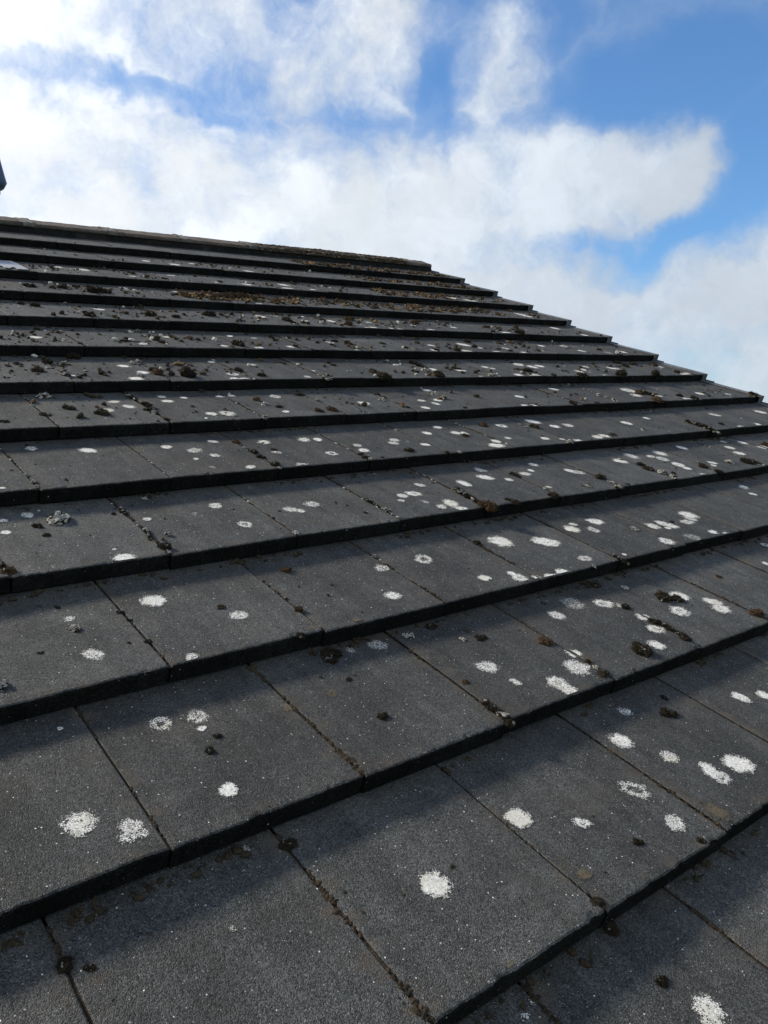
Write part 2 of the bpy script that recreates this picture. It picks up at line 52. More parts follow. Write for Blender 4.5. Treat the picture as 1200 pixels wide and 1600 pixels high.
BLOBS=[[0.1903, 0.9256, 0.3271, 4.6512, -1.0745, 0.335, -0.4776, 3.5913, -9.8849, 1.35], [0.2868, 0.8874, 0.361, 9.7083, -2.3054, -2.0459, -3.5841, 6.5754, -13.3176, 1.35], [0.3464, 0.8853, 0.3102, 4.1509, -1.5108, -0.3235, -1.1351, 5.7502, -15.1456, 0.7200000000000001], [0.4117, 0.843, 0.3463, 7.3535, -2.9468, -1.5679, -2.5401, 7.8848, -16.1721, 0.48], [0.4962, 0.7997, 0.3381, 7.245, -3.5425, -2.253, -3.2175, 10.0996, -19.1637, 0.44000000000000006], [0.458, 0.8446, 0.2772, 3.5543, -1.7124, -0.6543, -2.3839, 9.8559, -26.0933, 0.48], [0.6151, 0.7274, 0.3043, 6.3831, -5.1002, -0.7122, 2.929, 6.7438, -22.0435, 0.36000000000000004], [0.5734, 0.7735, 0.27, 3.7539, -2.5423, -0.6896, 0.2564, 8.8992, -26.035, 0.44000000000000006], [0.7097, 0.6418, 0.2906, 5.7318, -5.8703, -1.0343, 3.2278, 5.1045, -19.1534, 0.5599999999999999], [0.7645, 0.5795, 0.2823, 6.3124, -7.9799, -0.7126, 4.8004, 3.1991, -19.5666, 0.6], [0.8015, 0.523, 0.29, 8.1036, -13.8539, 2.5886, 8.6308, -1.7406, -20.7168, 0.62], [0.8208, 0.502, 0.2726, 11.6614, -17.0409, -3.7307, 4.8669, 4.8089, -23.505, 0.42], [0.735, 0.6309, 0.2484, 5.8287, -6.3536, -1.1104, 6.3752, 10.1993, -44.7773, 0.32000000000000006], [0.2684, 0.846, 0.4607, 12.6639, -4.6309, 1.1258, 0.7445, 13.9304, -26.018, 0.75], [0.3561, 0.8097, 0.4665, 9.7662, -3.6812, -1.0653, -2.9092, 16.5948, -26.5843, 0.32000000000000006], [0.4429, 0.7781, 0.4455, 11.3047, -4.3375, -3.662, -5.2784, 14.4893, -20.057, 0.24], [0.5374, 0.7183, 0.4419, 10.1807, -7.1759, -0.7167, 3.6266, 8.2454, -17.8139, 0.4], [0.5972, 0.6631, 0.4513, 12.9179, -10.575, -1.5564, 5.7623, 10.0131, -22.3398, 0.4], [0.5645, 0.7143, 0.4136, 15.1346, -8.2732, -6.3675, -5.8754, 24.2309, -33.8301, 0.27999999999999997], [0.4996, 0.7283, 0.469, 6.3793, -4.1902, -0.2896, 5.3794, 13.5882, -26.8296, 0.27999999999999997], [0.6918, 0.5936, 0.4111, 17.7701, -11.6329, -13.1049, -4.6066, 18.6974, -19.2461, 0.4], [0.6921, 0.6103, 0.3853, 22.7951, -23.0344, -4.46, 6.2318, 8.4712, -24.6119, 0.336], [0.7156, 0.5976, 0.3618, 19.774, -21.1251, -4.2174, 6.5927, 8.5564, -27.1733, 0.336], [0.7277, 0.576, 0.3724, 13.9572, -15.5191, -3.2687, 5.9785, 7.1915, -22.8044, 0.2], [0.626, 0.6873, 0.3685, 12.1678, -10.2502, -1.5524, 6.4601, 11.9665, -33.2972, 0.24], [0.8248, 0.5519, 0.123, 2.0403, -2.7803, -1.2075, -0.709, 4.0172, -13.2722, 0.85], [0.8802, 0.4445, 0.1663, 4.8806, -10.1337, 1.2532, 4.8281, -1.9446, -20.3633, 0.55], [0.879, 0.4709, 0.0756, 3.0547, -5.3854, -1.9739, -0.4968, 2.9565, -12.6464, 0.8], [0.733, 0.6553, 0.1823, 4.3382, -4.2121, -2.3033, -2.6993, 10.0099, -25.1205, 0.85], [0.6452, 0.7277, 0.2326, 6.9143, -5.3973, -2.2931, -1.7341, 11.7233, -31.8662, 0.7], [0.714, 0.6788, 0.1716, 4.7095, -4.7695, -0.7279, 1.1654, 2.9581, -16.553, 0.85], [0.884, 0.4164, 0.2124, 8.2889, -19.5441, 3.8196, 9.9686, -5.0252, -31.6419, 0.32000000000000006], [0.9282, 0.3589, 0.0983, 2.2654, -5.5992, -0.9479, 0.7256, 0.7256, -9.4978, 0.7], [0.0457, 0.9552, 0.2926, 4.2456, -0.3387, 0.4429, -0.5633, 1.6885, -5.4249, 1.35], [0.1096, 0.865, 0.4897, 4.9765, -1.1571, 0.9303, -0.7453, 6.0299, -10.4843, 0.6], [0.2912, 0.853, 0.433, 21.4123, -7.2031, -0.2088, -4.0383, 33.5791, -63.4316, -0.3375], [0.4009, 0.8186, 0.4113, 9.8309, -4.0674, -1.4881, -5.9866, 32.8954, -59.6278, -0.375], [0.4152, 0.796, 0.4404, 22.4699, -11.8017, 0.1483, 3.9618, 16.7284, -33.9693, -0.15000000000000002], [0.6608, 0.6407, 0.3909, 27.4516, -19.5536, -14.353, -1.1896, 9.3339, -13.2868, -0.375], [0.5875, 0.7326, 0.3437, 11.2382, -12.0629, 6.5037, 19.3456, -1.5986, -29.6587, -0.1875], [0.7575, 0.6158, 0.2168, 6.3131, -7.6013, -0.4654, 9.8277, 6.9464, -54.0718, -0.375], [0.8015, 0.5629, 0.2019, 13.8765, -18.5566, -3.3564, 5.8878, 8.0261, -45.7558, -0.44999999999999996], [0.8562, 0.4631, 0.2289, 4.2441, -14.9268, 14.3255, 13.8367, -15.0081, -21.3904, -0.30000000000000004], [0.7834, 0.505, 0.3623, 4.9832, -6.5875, -1.5921, 6.7241, 6.4025, -23.4661, -0.375], [0.8588, 0.4338, 0.2726, 12.4717, -21.442, -5.1672, 4.1378, 3.2814, -18.2548, -0.375], [0.4313, 0.8098, 0.3977, 2.1832, -1.155, -0.0159, 0.5168, 2.2783, -5.1992, 0.22], [0.706, 0.6125, 0.3555, 2.8525, -2.958, -0.5688, 1.2447, 1.7057, -5.4104, 0.1], [0.4517, 0.8122, 0.3692, 6.4762, -2.7887, -1.7886, -3.2669, 9.9719, -17.9408, 0.24], [0.6471, 0.6565, 0.3877, 31.6479, -25.0097, -10.4722, 0.9849, 7.4955, -14.3354, -0.35], [0.587, 0.7316, 0.3467, 8.0421, -7.2139, 1.6053, 23.3137, 9.4608, -59.4334, -0.2], [0.3758, 0.8619, 0.3404, 21.02, -4.6093, -11.5374, -20.4639, 23.7192, -37.4622, -0.2], [0.6702, 0.6556, 0.3478, 14.831, -13.8993, -2.3817, 6.72, 10.879, -33.4535, -0.3], [0.4443, 0.7831, 0.4352, 16.8452, -7.9796, -2.8376, -1.5503, 15.3019, -25.9517, -0.25], [0.7292, 0.6479, 0.2201, 8.5414, -8.7618, -2.5088, 3.4837, 18.5246, -66.0628, -0.35], [0.7765, 0.5961, 0.2043, 7.8976, -9.7082, -1.6938, 5.8529, 8.9796, -48.4421, -0.3], [0.8156, 0.5387, 0.2111, 11.9634, -19.9189, 4.6136, 18.0932, -6.4263, -53.5133, -0.25], [0.6041, 0.7038, 0.3739, 12.6322, -9.4892, -2.5465, 5.495, 23.1575, -52.4655, -0.25], [0.3889, 0.8217, 0.4165, 11.6164, -4.4615, -2.044, -11.7949, 46.8082, -81.3323, -0.25], [0.6364, 0.6396, 0.431, 28.8176, -20.8121, -11.6661, 0.1209, 6.8858, -10.3968, -0.25], [0.7197, 0.5568, 0.4146, 25.0779, -27.8018, -6.1929, 5.2844, 5.987, -17.2128, -0.2], [0.7392, 0.6378, 0.2163, 7.079, -7.7622, -1.3021, 7.0789, 12.4504, -60.891, -0.4], [0.7889, 0.5789, 0.2061, 8.5177, -10.9124, -1.9493, 6.6894, 9.5728, -52.4844, -0.4], [0.8359, 0.5039, 0.2177, 6.7984, -13.5575, 5.28, 17.9582, -11.0747, -43.3126, -0.4], [0.8639, 0.4457, 0.2347, 10.3421, -22.2603, 4.2067, 16.0794, -6.5827, -46.6779, -0.3], [0.4305, 0.8061, 0.406, 12.2018, -5.4799, -2.0569, -5.4451, 35.6877, -65.0909, -0.3]]
BANDS=[(9, 1.15, 1.774, 0.1, 0.75, 260, 'b'), (9, 1.737, 3.288, 0.15, 0.8, 300, 'b'), (10, 2.528, 3.136, 0.1, 0.7, 170, 'b'), (11, 2.607, 3.587, 0.1, 0.6, 150, 'b'), (12, 2.364, 3.582, 0.02, 0.55, 420, 'b'), (11, 3.292, 3.556, 0.1, 0.6, 40, 'b'), (9, 0.438, 0.846, 0.2, 0.8, 110, 'd'), (8, 0.571, 1.4, 0.2, 0.9, 150, 'd'), (8, 1.4, 2.466, 0.2, 0.9, 60, 'b'), (10, 0.531, 0.801, 0.1, 0.8, 40, 'd'), (7, 0.213, 0.879, 0.1, 0.9, 60, 'd'), (6, 0.124, 0.381, 0.1, 0.9, 60, 'd'), (6, 0.652, 0.766, 0.2, 0.8, 25, 'b'), (10, 3.163, 3.567, 0.1, 0.7, 30, 'b'), (9, 3.288, 3.641, 0.1, 0.7, 25, 'd')]


# ---------------------------------------------------------------- node helper
class NT:
    def __init__(s, tree): s.t = tree; s.n = tree.nodes; s.l = tree.links
    def add(s, typ, ins=None, **kw):
        nd = s.n.new(typ)
        for k, v in kw.items(): setattr(nd, k, v)
        for k, v in (ins or {}).items():
            if isinstance(v, bpy.types.NodeSocket): s.l.new(v, nd.inputs[k])
            else: nd.inputs[k].default_value = v
        return nd
    def math(s, op, a, b=0.0, c=0.0, clamp=False):
        return s.add('ShaderNodeMath', {0: a, 1: b, 2: c}, operation=op, use_clamp=clamp).outputs[0]
    def vmath(s, op, a, b=(0, 0, 0), out=0):
        return s.add('ShaderNodeVectorMath', {0: a, 1: b}, operation=op).outputs[out]
    def rng(s, v, a, b, c=0.0, d=1.0, interp='SMOOTHSTEP'):
        return s.add('ShaderNodeMapRange', {0: v, 1: a, 2: b, 3: c, 4: d}, interpolation_type=interp).outputs[0]
    def noise(s, vec, scale, detail=2.0, rough=0.5, out='Fac', dist=0.0):
        return s.add('ShaderNodeTexNoise', {'Vector': vec, 'Scale': scale, 'Detail': detail, 'Roughness': rough, 'Distortion': dist}).outputs[out]
    def mix(s, f, a, b, blend='MIX'):
        nd = s.n.new('ShaderNodeMix'); nd.data_type = 'RGBA'; nd.blend_type = blend
        for i, v in ((0, f), (6, a), (7, b)):
            if isinstance(v, bpy.types.NodeSocket): s.l.new(v, nd.inputs[i])
            else: nd.inputs[i].default_value = v if i == 0 else (tuple(v) + (1,))[:4]
        return nd.outputs[2]

# ---------------------------------------------------------------- sky: clear Nishita sky with broken cloud in world directions
world = bpy.data.worlds.new('World'); sc.world = world; world.use_nodes = True
w = NT(world.node_tree); w.n.clear()
D = w.add('ShaderNodeNewGeometry').outputs['Incoming']
D = w.vmath('SCALE', D); D.node.inputs['Scale'].default_value = -1.0
sky = w.add('ShaderNodeTexSky', sky_type='NISHITA', sun_disc=False)
sky.sun_elevation = math.asin(SUN.z); sky.sun_rotation = math.atan2(SUN.x, SUN.y)
sky.air_density = 1.0; sky.dust_density = 0.6; sky.ozone_density = 2.5
warp1 = w.noise(D, 3.2, 4, .55, 'Color'); warp2 = w.noise(D, 11.0, 4, .6, 'Color')
dv = w.vmath('SUBTRACT', warp1, (.5, .5, .5)); dv = w.vmath('SCALE', dv); dv.node.inputs['Scale'].default_value = .11
dv2 = w.vmath('SUBTRACT', warp2, (.5, .5, .5)); dv2 = w.vmath('SCALE', dv2); dv2.node.inputs['Scale'].default_value = .09
DW = w.vmath('ADD', w.vmath('ADD', D, dv), dv2)
acc = None; neg = None
# unseen broken cloud overhead, behind and beside, added for neutral fill light
for (dx, dy, dz, r_, wt) in ((-.75, -.5, .42, .42, .85), (-.1, -.9, .42, .4, .8), (.75, -.6, .3, .35, .8), (.1, -.35, .93, .3, .7), (-.95, .1, .5, .35, .8), (.97, .05, .3, .2, .5)):
    d_ = Vector((dx, dy, dz)).normalized(); ex_ = d_.cross(Vector((0, 0, 1))).normalized(); ey_ = ex_.cross(d_)
    BLOBS.append([*d_, *(ex_/(r_*1.5)), *(ey_/r_), wt])
for b in BLOBS:
    q = w.vmath('SUBTRACT', DW, tuple(b[0:3]))
    x = w.vmath('DOT_PRODUCT', q, tuple(b[3:6]), 'Value'); y = w.vmath('DOT_PRODUCT', q, tuple(b[6:9]), 'Value')
    r2 = w.math('ADD', w.math('MULTIPLY', x, x), w.math('MULTIPLY', y, y))
    s_ = w.rng(r2, 0.0, 2.6, abs(b[9]), 0.0)
    front = w.math('GREATER_THAN', w.vmath('DOT_PRODUCT', D, tuple(b[0:3]), 'Value'), 0.0)
    s_ = w.math('MULTIPLY', s_, front)
    if b[9] < 0:
        neg = s_ if neg is None else w.math('MAXIMUM', neg, s_); continue
    inv = w.math('MAXIMUM', w.math('SUBTRACT', 1.0, s_), 0.0)
    acc = inv if acc is None else w.math('MULTIPLY', acc, inv)
dens = w.math('SUBTRACT', w.math('SUBTRACT', 1.0, acc), neg)
fb = w.noise(D, 5.0, 6, .62); fb2 = w.noise(DW, 17.0, 6, .66)
edge = w.rng(dens, 0.0, .45, .15, 1.0)
dens = w.math('ADD', dens, w.math('MULTIPLY', w.math('MULTIPLY', w.math('SUBTRACT', fb, .5), 1.7), edge))
dens = w.math('ADD', dens, w.math('MULTIPLY', w.math('MULTIPLY', w.math('SUBTRACT', fb2, .5), .95), edge))
bil = w.math('ABSOLUTE', w.math('SUBTRACT', w.math('MULTIPLY', w.noise(DW, 9.0, 5, .58), 2.0), 1.0))
dens = w.math('ADD', dens, w.math('MULTIPLY', w.math('MULTIPLY', w.math('SUBTRACT', bil, .17), .45), edge))
alpha = w.rng(dens, -0.08, 1.02, 0.0, .97)
sd = w.vmath('DOT_PRODUCT', D, tuple(SUN), 'Value')
glow = w.rng(sd, 0.1, 0.78, 0.37, 0.54, 'LINEAR')
thick = w.rng(dens, 0.4, 1.2, 0.94, 1.04)
puff = w.rng(w.noise(DW, 9.0, 6, .6), .3, .7, .88, 1.07)
cl = w.math('MULTIPLY', w.math('MULTIPLY', glow, thick), puff)
ccol = w.mix(w.rng(sd, 0.1, .7), (.80, .89, 1.0), (.93, .97, 1.0))
ccol = w.vmath('SCALE', ccol); w.l.new(cl, ccol.node.inputs['Scale'])
scol = w.vmath('SCALE', sky.outputs[0]); scol.node.inputs['Scale'].default_value = .068
scol = w.vmath('MULTIPLY', scol, (.64, .92, 1.15))
colr = w.mix(alpha, scol, ccol)
bg = w.add('ShaderNodeBackground', {'Color': colr, 'Strength': 1.0})
wo = w.add('ShaderNodeOutputWorld', {'Surface': bg.outputs[0]})

# ---------------------------------------------------------------- materials
def new_mat(name):
    mt = bpy.data.materials.new(name); mt.use_nodes = True
    t = NT(mt.node_tree); t.n.clear()
    return mt, t
def finish(t, shader, disp=None):
    t.add('ShaderNodeOutputMaterial', {'Surface': shader})
def bump(t, h, dist, strength=1.0, normal=None):
    ins = {'Height': h, 'Distance': dist, 'Strength': strength}
    if normal is not None: ins['Normal'] = normal
    return t.add('ShaderNodeBump', ins).outputs[0]
def obj_vec(t):
    o = t.add('ShaderNodeTexCoord').outputs['Object']
    rnd = t.add('ShaderNodeObjectInfo').outputs['Random']
    sh = t.add('ShaderNodeCombineXYZ', {0: t.math('MULTIPLY', rnd, 37.0), 1: t.math('MULTIPLY', rnd, 91.0), 2: t.math('MULTIPLY', rnd, 53.0)}).outputs[0]
    return t.vmath('ADD', o, sh), o, rnd

def concrete(name, base=(.0605, .062, .0595), tile=True, speck=1.0, grain=1.0, spec=.28, film=1.0):
    mt, t = new_mat(name)
    v, o, rnd = obj_vec(t)
    vg = t.add('ShaderNodeTexVoronoi', {'Vector': v, 'Scale': 640.0, 'Randomness': 1.0}, feature='F1')
    cell = t.add('ShaderNodeSeparateColor', {0: vg.outputs['Color']})
    g1 = t.math('SUBTRACT', 1.0, vg.outputs['Distance'])
    g2 = t.noise(v, 210.0, 3, .65)
    big = t.noise(v, 7.0, 5, .6); mid = t.noise(v, 38.0, 4, .6)
    val = t.rng(cell.outputs[0], 0, 1, .3, 1.7, 'LINEAR')
    val = t.math('MULTIPLY', val, t.rng(g2, .3, .7, .72, 1.28, 'LINEAR'))
    val = t.math('MULTIPLY', val, t.rng(big, .3, .7, .78, 1.22))
    val = t.math('MULTIPLY', val, t.rng(mid, .3, .7, .88, 1.12))
    if tile: val = t.math('MULTIPLY', val, t.rng(rnd, 0, 1, .76, 1.22, 'LINEAR'))
    col = t.vmath('SCALE', base); t.l.new(val, col.node.inputs['Scale'])
    stv = t.vmath('MULTIPLY', v, (34.0, 3.2, 5.0))
    streak = t.noise(stv, 1.0, 5, .6)
    val = t.math('MULTIPLY', val, t.rng(streak, .3, .72, .84, 1.2))
    col = t.vmath('SCALE', base); t.l.new(val, col.node.inputs['Scale'])
    # brown algae film in patches, and along the side joints and the lower edge
    br = t.rng(t.noise(v, 5.0, 6, .65), .52, .74)
    if tile:
        sx = t.add('ShaderNodeSeparateXYZ', {0: o})
        ex = t.rng(t.math('ABSOLUTE', t.math('SUBTRACT', sx.outputs[0], .15)), .09, .148)
        ey = t.rng(sx.outputs[1], .04, .0)
        wear = t.math('MULTIPLY', t.math('MAXIMUM', ex, ey), t.rng(t.noise(v, 24.0, 4, .65), .45, .7))
        br = t.math('MAXIMUM', t.math('MULTIPLY', br, .55), wear)
    col = t.mix(t.math('MULTIPLY', br, .6*film), col, (.1, .08, .06))
    # pale weathered film
    pale = t.math('MULTIPLY', t.rng(t.noise(v, 11.0, 7, .7, dist=.4), .56, .78), t.rng(g2, .35, .65, .3, 1.3))
    col = t.mix(t.math('MULTIPLY', pale, .5*film), col, (.16, .16, .155))
    # scattered pale grains of sand
    gr = t.math('MULTIPLY', t.rng(cell.outputs[1], 1-.03*speck, 1.0, 0, 1, 'LINEAR'), t.rng(vg.outputs['Distance'], .5, .25))
    col = t.mix(gr, col, (.5, .5, .48))
    h = t.math('ADD', t.math('MULTIPLY', g1, t.rng(cell.outputs[2], 0, 1, .35, 1.25, 'LINEAR')), t.math('MULTIPLY', g2, .7))
    vs_ = t.add('ShaderNodeTexVoronoi', {'Vector': v, 'Scale': 300.0}, feature='F1')
    sc_ = t.add('ShaderNodeSeparateColor', {0: vs_.outputs['Color']})
    gl = t.math('MULTIPLY', t.rng(sc_.outputs[0], 1-.017*speck, 1.0, .15, 1, 'LINEAR'), t.math('GREATER_THAN', sc_.outputs[0], 1-.017*speck))
    gl = t.math('MULTIPLY', gl, t.rng(vs_.outputs['Distance'], .42, .2))
    col = t.mix(gl, col, (.85, .85, .82))
    nrm = bump(t, h, .0017*grain, .95)
    p = t.add('ShaderNodeBsdfPrincipled', {'Base Color': col, 'Roughness': .78, 'Normal': nrm, 'Specular IOR Level': spec})
    finish(t, p.outputs[0]); return mt
M_TILE = concrete('tile_concrete')
M_FRONT = concrete('shade_darkened_tile_front', (.0135, .0137, .0135), True, .12, spec=.06, film=.05)  # shade on the step faces painted in as a darker concrete
M_CAP = concrete('verge_plastic', (.12, .13, .145), False, .3, .35)
M_RIDGE = concrete('ridge_concrete', (.15, .12, .096), False, .6, 2.2)
M_BED = concrete('dark_bedding_mortar', (.02, .02, .02), False, .3, 2.0, spec=.06)  # bedding mortar with a near-black base
M_MORTAR = concrete('old_mortar', (.21, .19, .165), False, 1.5, 2.0)

def lichen_mat():
    mt, t = new_mat('lichen_crust')
    uv = t.add('ShaderNodeUVMap', uv_map='UVMap').outputs[0]
    v, o, rnd = obj_vec(t)
    at = t.add('ShaderNodeAttribute', attribute_name='lich')       # x density, y ring, z tan
    sp = t.add('ShaderNodeSeparateXYZ', {0: at.outputs['Vector']})
    den, ring, tan = sp.outputs[0], sp.outputs[1], sp.outputs[2]
    wn = t.vmath('SUBTRACT', t.noise(v, 75.0, 3, .6, 'Color'), (.5, .5, .5)); wn = t.vmath('SCALE', wn); wn.node.inputs['Scale'].default_value = .85
    q = t.vmath('ADD', uv, wn)
    q = t.vmath('MULTIPLY', q, (1, 1, 0))
    r = t.vmath('LENGTH', q, out='Value')
    body = t.rng(r, 1.16, .42, 0, 1)
    hole = t.math('MULTIPLY', ring, t.rng(r, .58, .2, 0, .75))
    body = t.math('SUBTRACT', body, hole)
    body = t.math('SUBTRACT', body, t.math('MULTIPLY', t.rng(t.noise(v, 120.0, 2, .5), .52, .72), .38))
    vg = t.add('ShaderNodeTexVoronoi', {'Vector': v, 'Scale': 820.0, 'Randomness': 1.0}, feature='F1')
    cell = t.add('ShaderNodeSeparateColor', {0: vg.outputs['Color']})
    gn = cell.outputs[0]; gn2 = t.noise(v, 260.0, 2, .6)
    gg = t.math('ADD', t.math('MULTIPLY', t.math('SUBTRACT', 1.0, vg.outputs['Distance']), .7), t.math('MULTIPLY', gn2, .5))
    th = t.math('ADD', t.math('MULTIPLY', gn, .95), t.math('MULTIPLY', t.rng(gn2, .3, .7, 0, 1, 'LINEAR'), .15))
    a = t.rng(t.math('SUBTRACT', t.math('MULTIPLY', body, den), th), -.05, .1)
    a = t.math('MULTIPLY', a, t.rng(tan, 0, 1, 1.0, .62, 'LINEAR'))
    wh = t.mix(t.rng(gn2, .3, .7), (.5, .485, .45), (.86, .84, .78))
    wh = t.mix(t.rng(t.noise(v, 16.0, 2, .5), .5, .68, 0, .55), wh, (.56, .53, .42))
    col = t.mix(tan, wh, t.mix(gn, (.11, .09, .06), (.22, .18, .12)))
    nrm = bump(t, gg, .002, .5)
    p = t.add('ShaderNodeBsdfPrincipled', {'Base Color': col, 'Roughness': .95, 'Normal': nrm, 'Specular IOR Level': .15})
    tr = t.add('ShaderNodeBsdfTransparent')
    mx = t.add('ShaderNodeMixShader', {0: a, 1: tr.outputs[0], 2: p.outputs[0]})
    finish(t, mx.outputs[0]); return mt
M_LICH = lichen_mat()

def moss_mat(name, c1, c2, c3):
    mt, t = new_mat(name)
    v, o, rnd = obj_vec(t)
    n1 = t.noise(v, 90.0, 3, .6); n2 = t.noise(v, 420.0, 2, .6)
    col = t.mix(t.rng(n1, .35, .65), c1, c2)
    col = t.mix(t.rng(n2, .55, .75, 0, .8), col, c3)
    f = t.rng(rnd, 0, 1, .75, 1.25, 'LINEAR')
    cs = t.vmath('SCALE', col); t.l.new(f, cs.node.inputs['Scale'])
    p = t.add('ShaderNodeBsdfPrincipled', {'Base Color': cs, 'Roughness': .95, 'Normal': bump(t, n2, .002, .8), 'Specular IOR Level': .1})
    finish(t, p.outputs[0]); return mt
M_DARK = moss_mat('dark_moss', (.02, .017, .012), (.04, .031, .02), (.085, .068, .044))
M_RUST = moss_mat('rusty_moss', (.044, .028, .017), (.088, .053, .029), (.17, .12, .075))
M_CRUST = moss_mat('pale_crust', (.3, .28, .24), (.45, .43, .38), (.62, .6, .54))
M_MAT = moss_mat('ridge_moss', (.05, .038, .027), (.1, .074, .048), (.17, .14, .1))
M_SOIL = moss_mat('joint_soil', (.022, .017, .012), (.05, .037, .025), (.1, .08, .058))
M_STRAW = moss_mat('straw_moss', (.12, .075, .035), (.22, .15, .07), (.34, .26, .15))

def plain(name, c, rough=.6, metal=0.0, nscale=40.0, amt=.25, bd=.001):
    mt, t = new_mat(name)
    v, o, rnd = obj_vec(t)
    n = t.noise(v, nscale, 5, .6)
    col = t.mix(n, tuple(x*(1-amt) for x in c), tuple(min(1, x*(1+amt)) for x in c))
    p = t.add('ShaderNodeBsdfPrincipled', {'Base Color': col, 'Roughness': rough, 'Metallic': metal, 'Normal': bump(t, n, bd, .5)})
    finish(t, p.outputs[0]); return mt
M_LEAD = plain('weathered_lead', (.33, .34, .36), .55, .0, 90.0, .45, .004)
M_FELT = plain('roof_felt', (.02, .02, .022), .9)
M_TARP = plain('blue_sheet', (.045, .075, .17), .45, 0, 9.0, .5, .02)
M_FRAME = plain('dark_frame', (.05, .052, .056), .4)
M_GRASS = plain('lawn', (.05, .085, .025), .95, 0, 3.0, .5, .02)
M_RENDER = plain('house_render', (.5, .47, .42), .9, 0, 30.0, .1)
M_BACK = concrete('rear_tiles', (.058, .06, .064), False)
def brick_mat():
    mt, t = new_mat('brickwork')
    o = t.add('ShaderNodeTexCoord').outputs['Object']
    sx = t.add('ShaderNodeSeparateXYZ', {0: o})
    v = t.add('ShaderNodeCombineXYZ', {0: t.math('ADD', sx.outputs[0], sx.outputs[1]), 1: sx.outputs[2]}).outputs[0]
    b = t.add('ShaderNodeTexBrick', {'Vector': v, 'Color1': (.26, .1, .06, 1), 'Color2': (.2, .08, .05, 1), 'Mortar': (.35, .33, .3, 1), 'Scale': 1.0, 'Mortar Size': .01, 'Brick Width': .225, 'Row Height': .075})
    p = t.add('ShaderNodeBsdfPrincipled', {'Base Color': b.outputs[0], 'Roughness': .9, 'Normal': bump(t, b.outputs[1], -.006, .6)})
    finish(t, p.outputs[0]); return mt
M_BRICK = brick_mat()
def glass_mat():
    mt, t = new_mat('window_glass')
    p = t.add('ShaderNodeBsdfPrincipled', {'Base Color': (.02, .025, .03, 1), 'Roughness': .05})
    finish(t, p.outputs[0]); return mt
M_GLASS = glass_mat()

# ---------------------------------------------------------------- mesh helpers
class MB:
    def __init__(s): s.v = []; s.f = []; s.mi = []; s.uv = {}; s.la = {}; s.sm = []
    def vert(s, p): s.v.append(tuple(p)); return len(s.v) - 1
    def face(s, idx, mi=0, uv=None, la=None, smooth=False):
        s.f.append(tuple(idx)); s.mi.append(mi); s.sm.append(smooth)
        if uv: s.uv[len(s.f)-1] = uv
        if la: s.la[len(s.f)-1] = la
    def box(s, x0, x1, y0, y1, z0, z1, mi=0, f=None):
        p = [(x0,y0,z0),(x1,y0,z0),(x1,y1,z0),(x0,y1,z0),(x0,y0,z1),(x1,y0,z1),(x1,y1,z1),(x0,y1,z1)]
        i = [s.vert(f(q) if f else q) for q in p]
        for q in ((0,3,2,1),(4,5,6,7),(0,1,5,4),(1,2,6,5),(2,3,7,6),(3,0,4,7)): s.face([i[j] for j in q], mi)
    def add(s, vs, fs, mi=0, smooth=False):
        b = len(s.v); s.v += [tuple(p) for p in vs]
        for f in fs: s.face([b+i for i in f], mi, smooth=smooth)
    def mesh(s, name, mats):
        me = bpy.data.meshes.new(name); me.from_pydata(s.v, [], s.f)
        for mt in mats: me.materials.append(mt)
        me.polygons.foreach_set('material_index', s.mi); me.polygons.foreach_set('use_smooth', s.sm)
        if s.uv:
            ul = me.uv_layers.new(name='UVMap'); at = me.attributes.new('lich', 'FLOAT_VECTOR', 'FACE')
            for fi, uvs in s.uv.items():
                pl = me.polygons[fi]
                for li, q in zip(pl.loop_indices, uvs): ul.data[li].uv = q
                at.data[fi].vector = s.la[fi]
        me.update(); return me
    def obj(s, name, mats, parent=None):
        o = bpy.data.objects.new(name, s.mesh(name, mats)); C.objects.link(o); o.parent = parent; return o
def tag(o, label=None, cat=None, group=None, kind=None):
    if label: o['label'] = label
    if cat: o['category'] = cat
    if group: o['group'] = group
    if kind: o['kind'] = kind
    return o
def empty(name, M=None):
    o = bpy.data.objects.new(name, None); C.objects.link(o); o.empty_display_size = .2
    if M is not None: o.matrix_world = M
    return o
MROOF = Matrix.Translation(BASE) @ RW.to_4x4()

# ---------------------------------------------------------------- ground
mb = MB(); S = 3000.0
mb.add([(-S,-S,0),(S,-S,0),(S,S,0),(-S,S,0)], [(0,1,2,3)])
tag(mb.obj('ground', [M_GRASS]), kind='structure')

# ---------------------------------------------------------------- the house and its tiled slope
house = empty('house', MROOF)
tag(house, 'house with a dark grey concrete tiled roof slope spotted with white lichen', 'house')
ULEFT = -2.4
RIDGE_Y = 3.991; RIDGE_Z = 2.0435     # top of the ridge tiles (world, without BASE)
def w2r(p): return RW.transposed() @ Vector(p)

lich = []
for s_ in LICHEN.split(';'):
    a = s_.split(','); lich.append((int(a[0]), float(a[1]), float(a[2]), float(a[3])*(.9 if int(a[0]) > 1 else 1), a[4]))
LT = {'n': (1.12, .12, 0), 'd': (1.28, 0, 0), 'g': (.9, .2, 0), 'r': (1.05, 1, 0), 'f': (.5, .1, 0), 't': (1.0, 0, 1)}

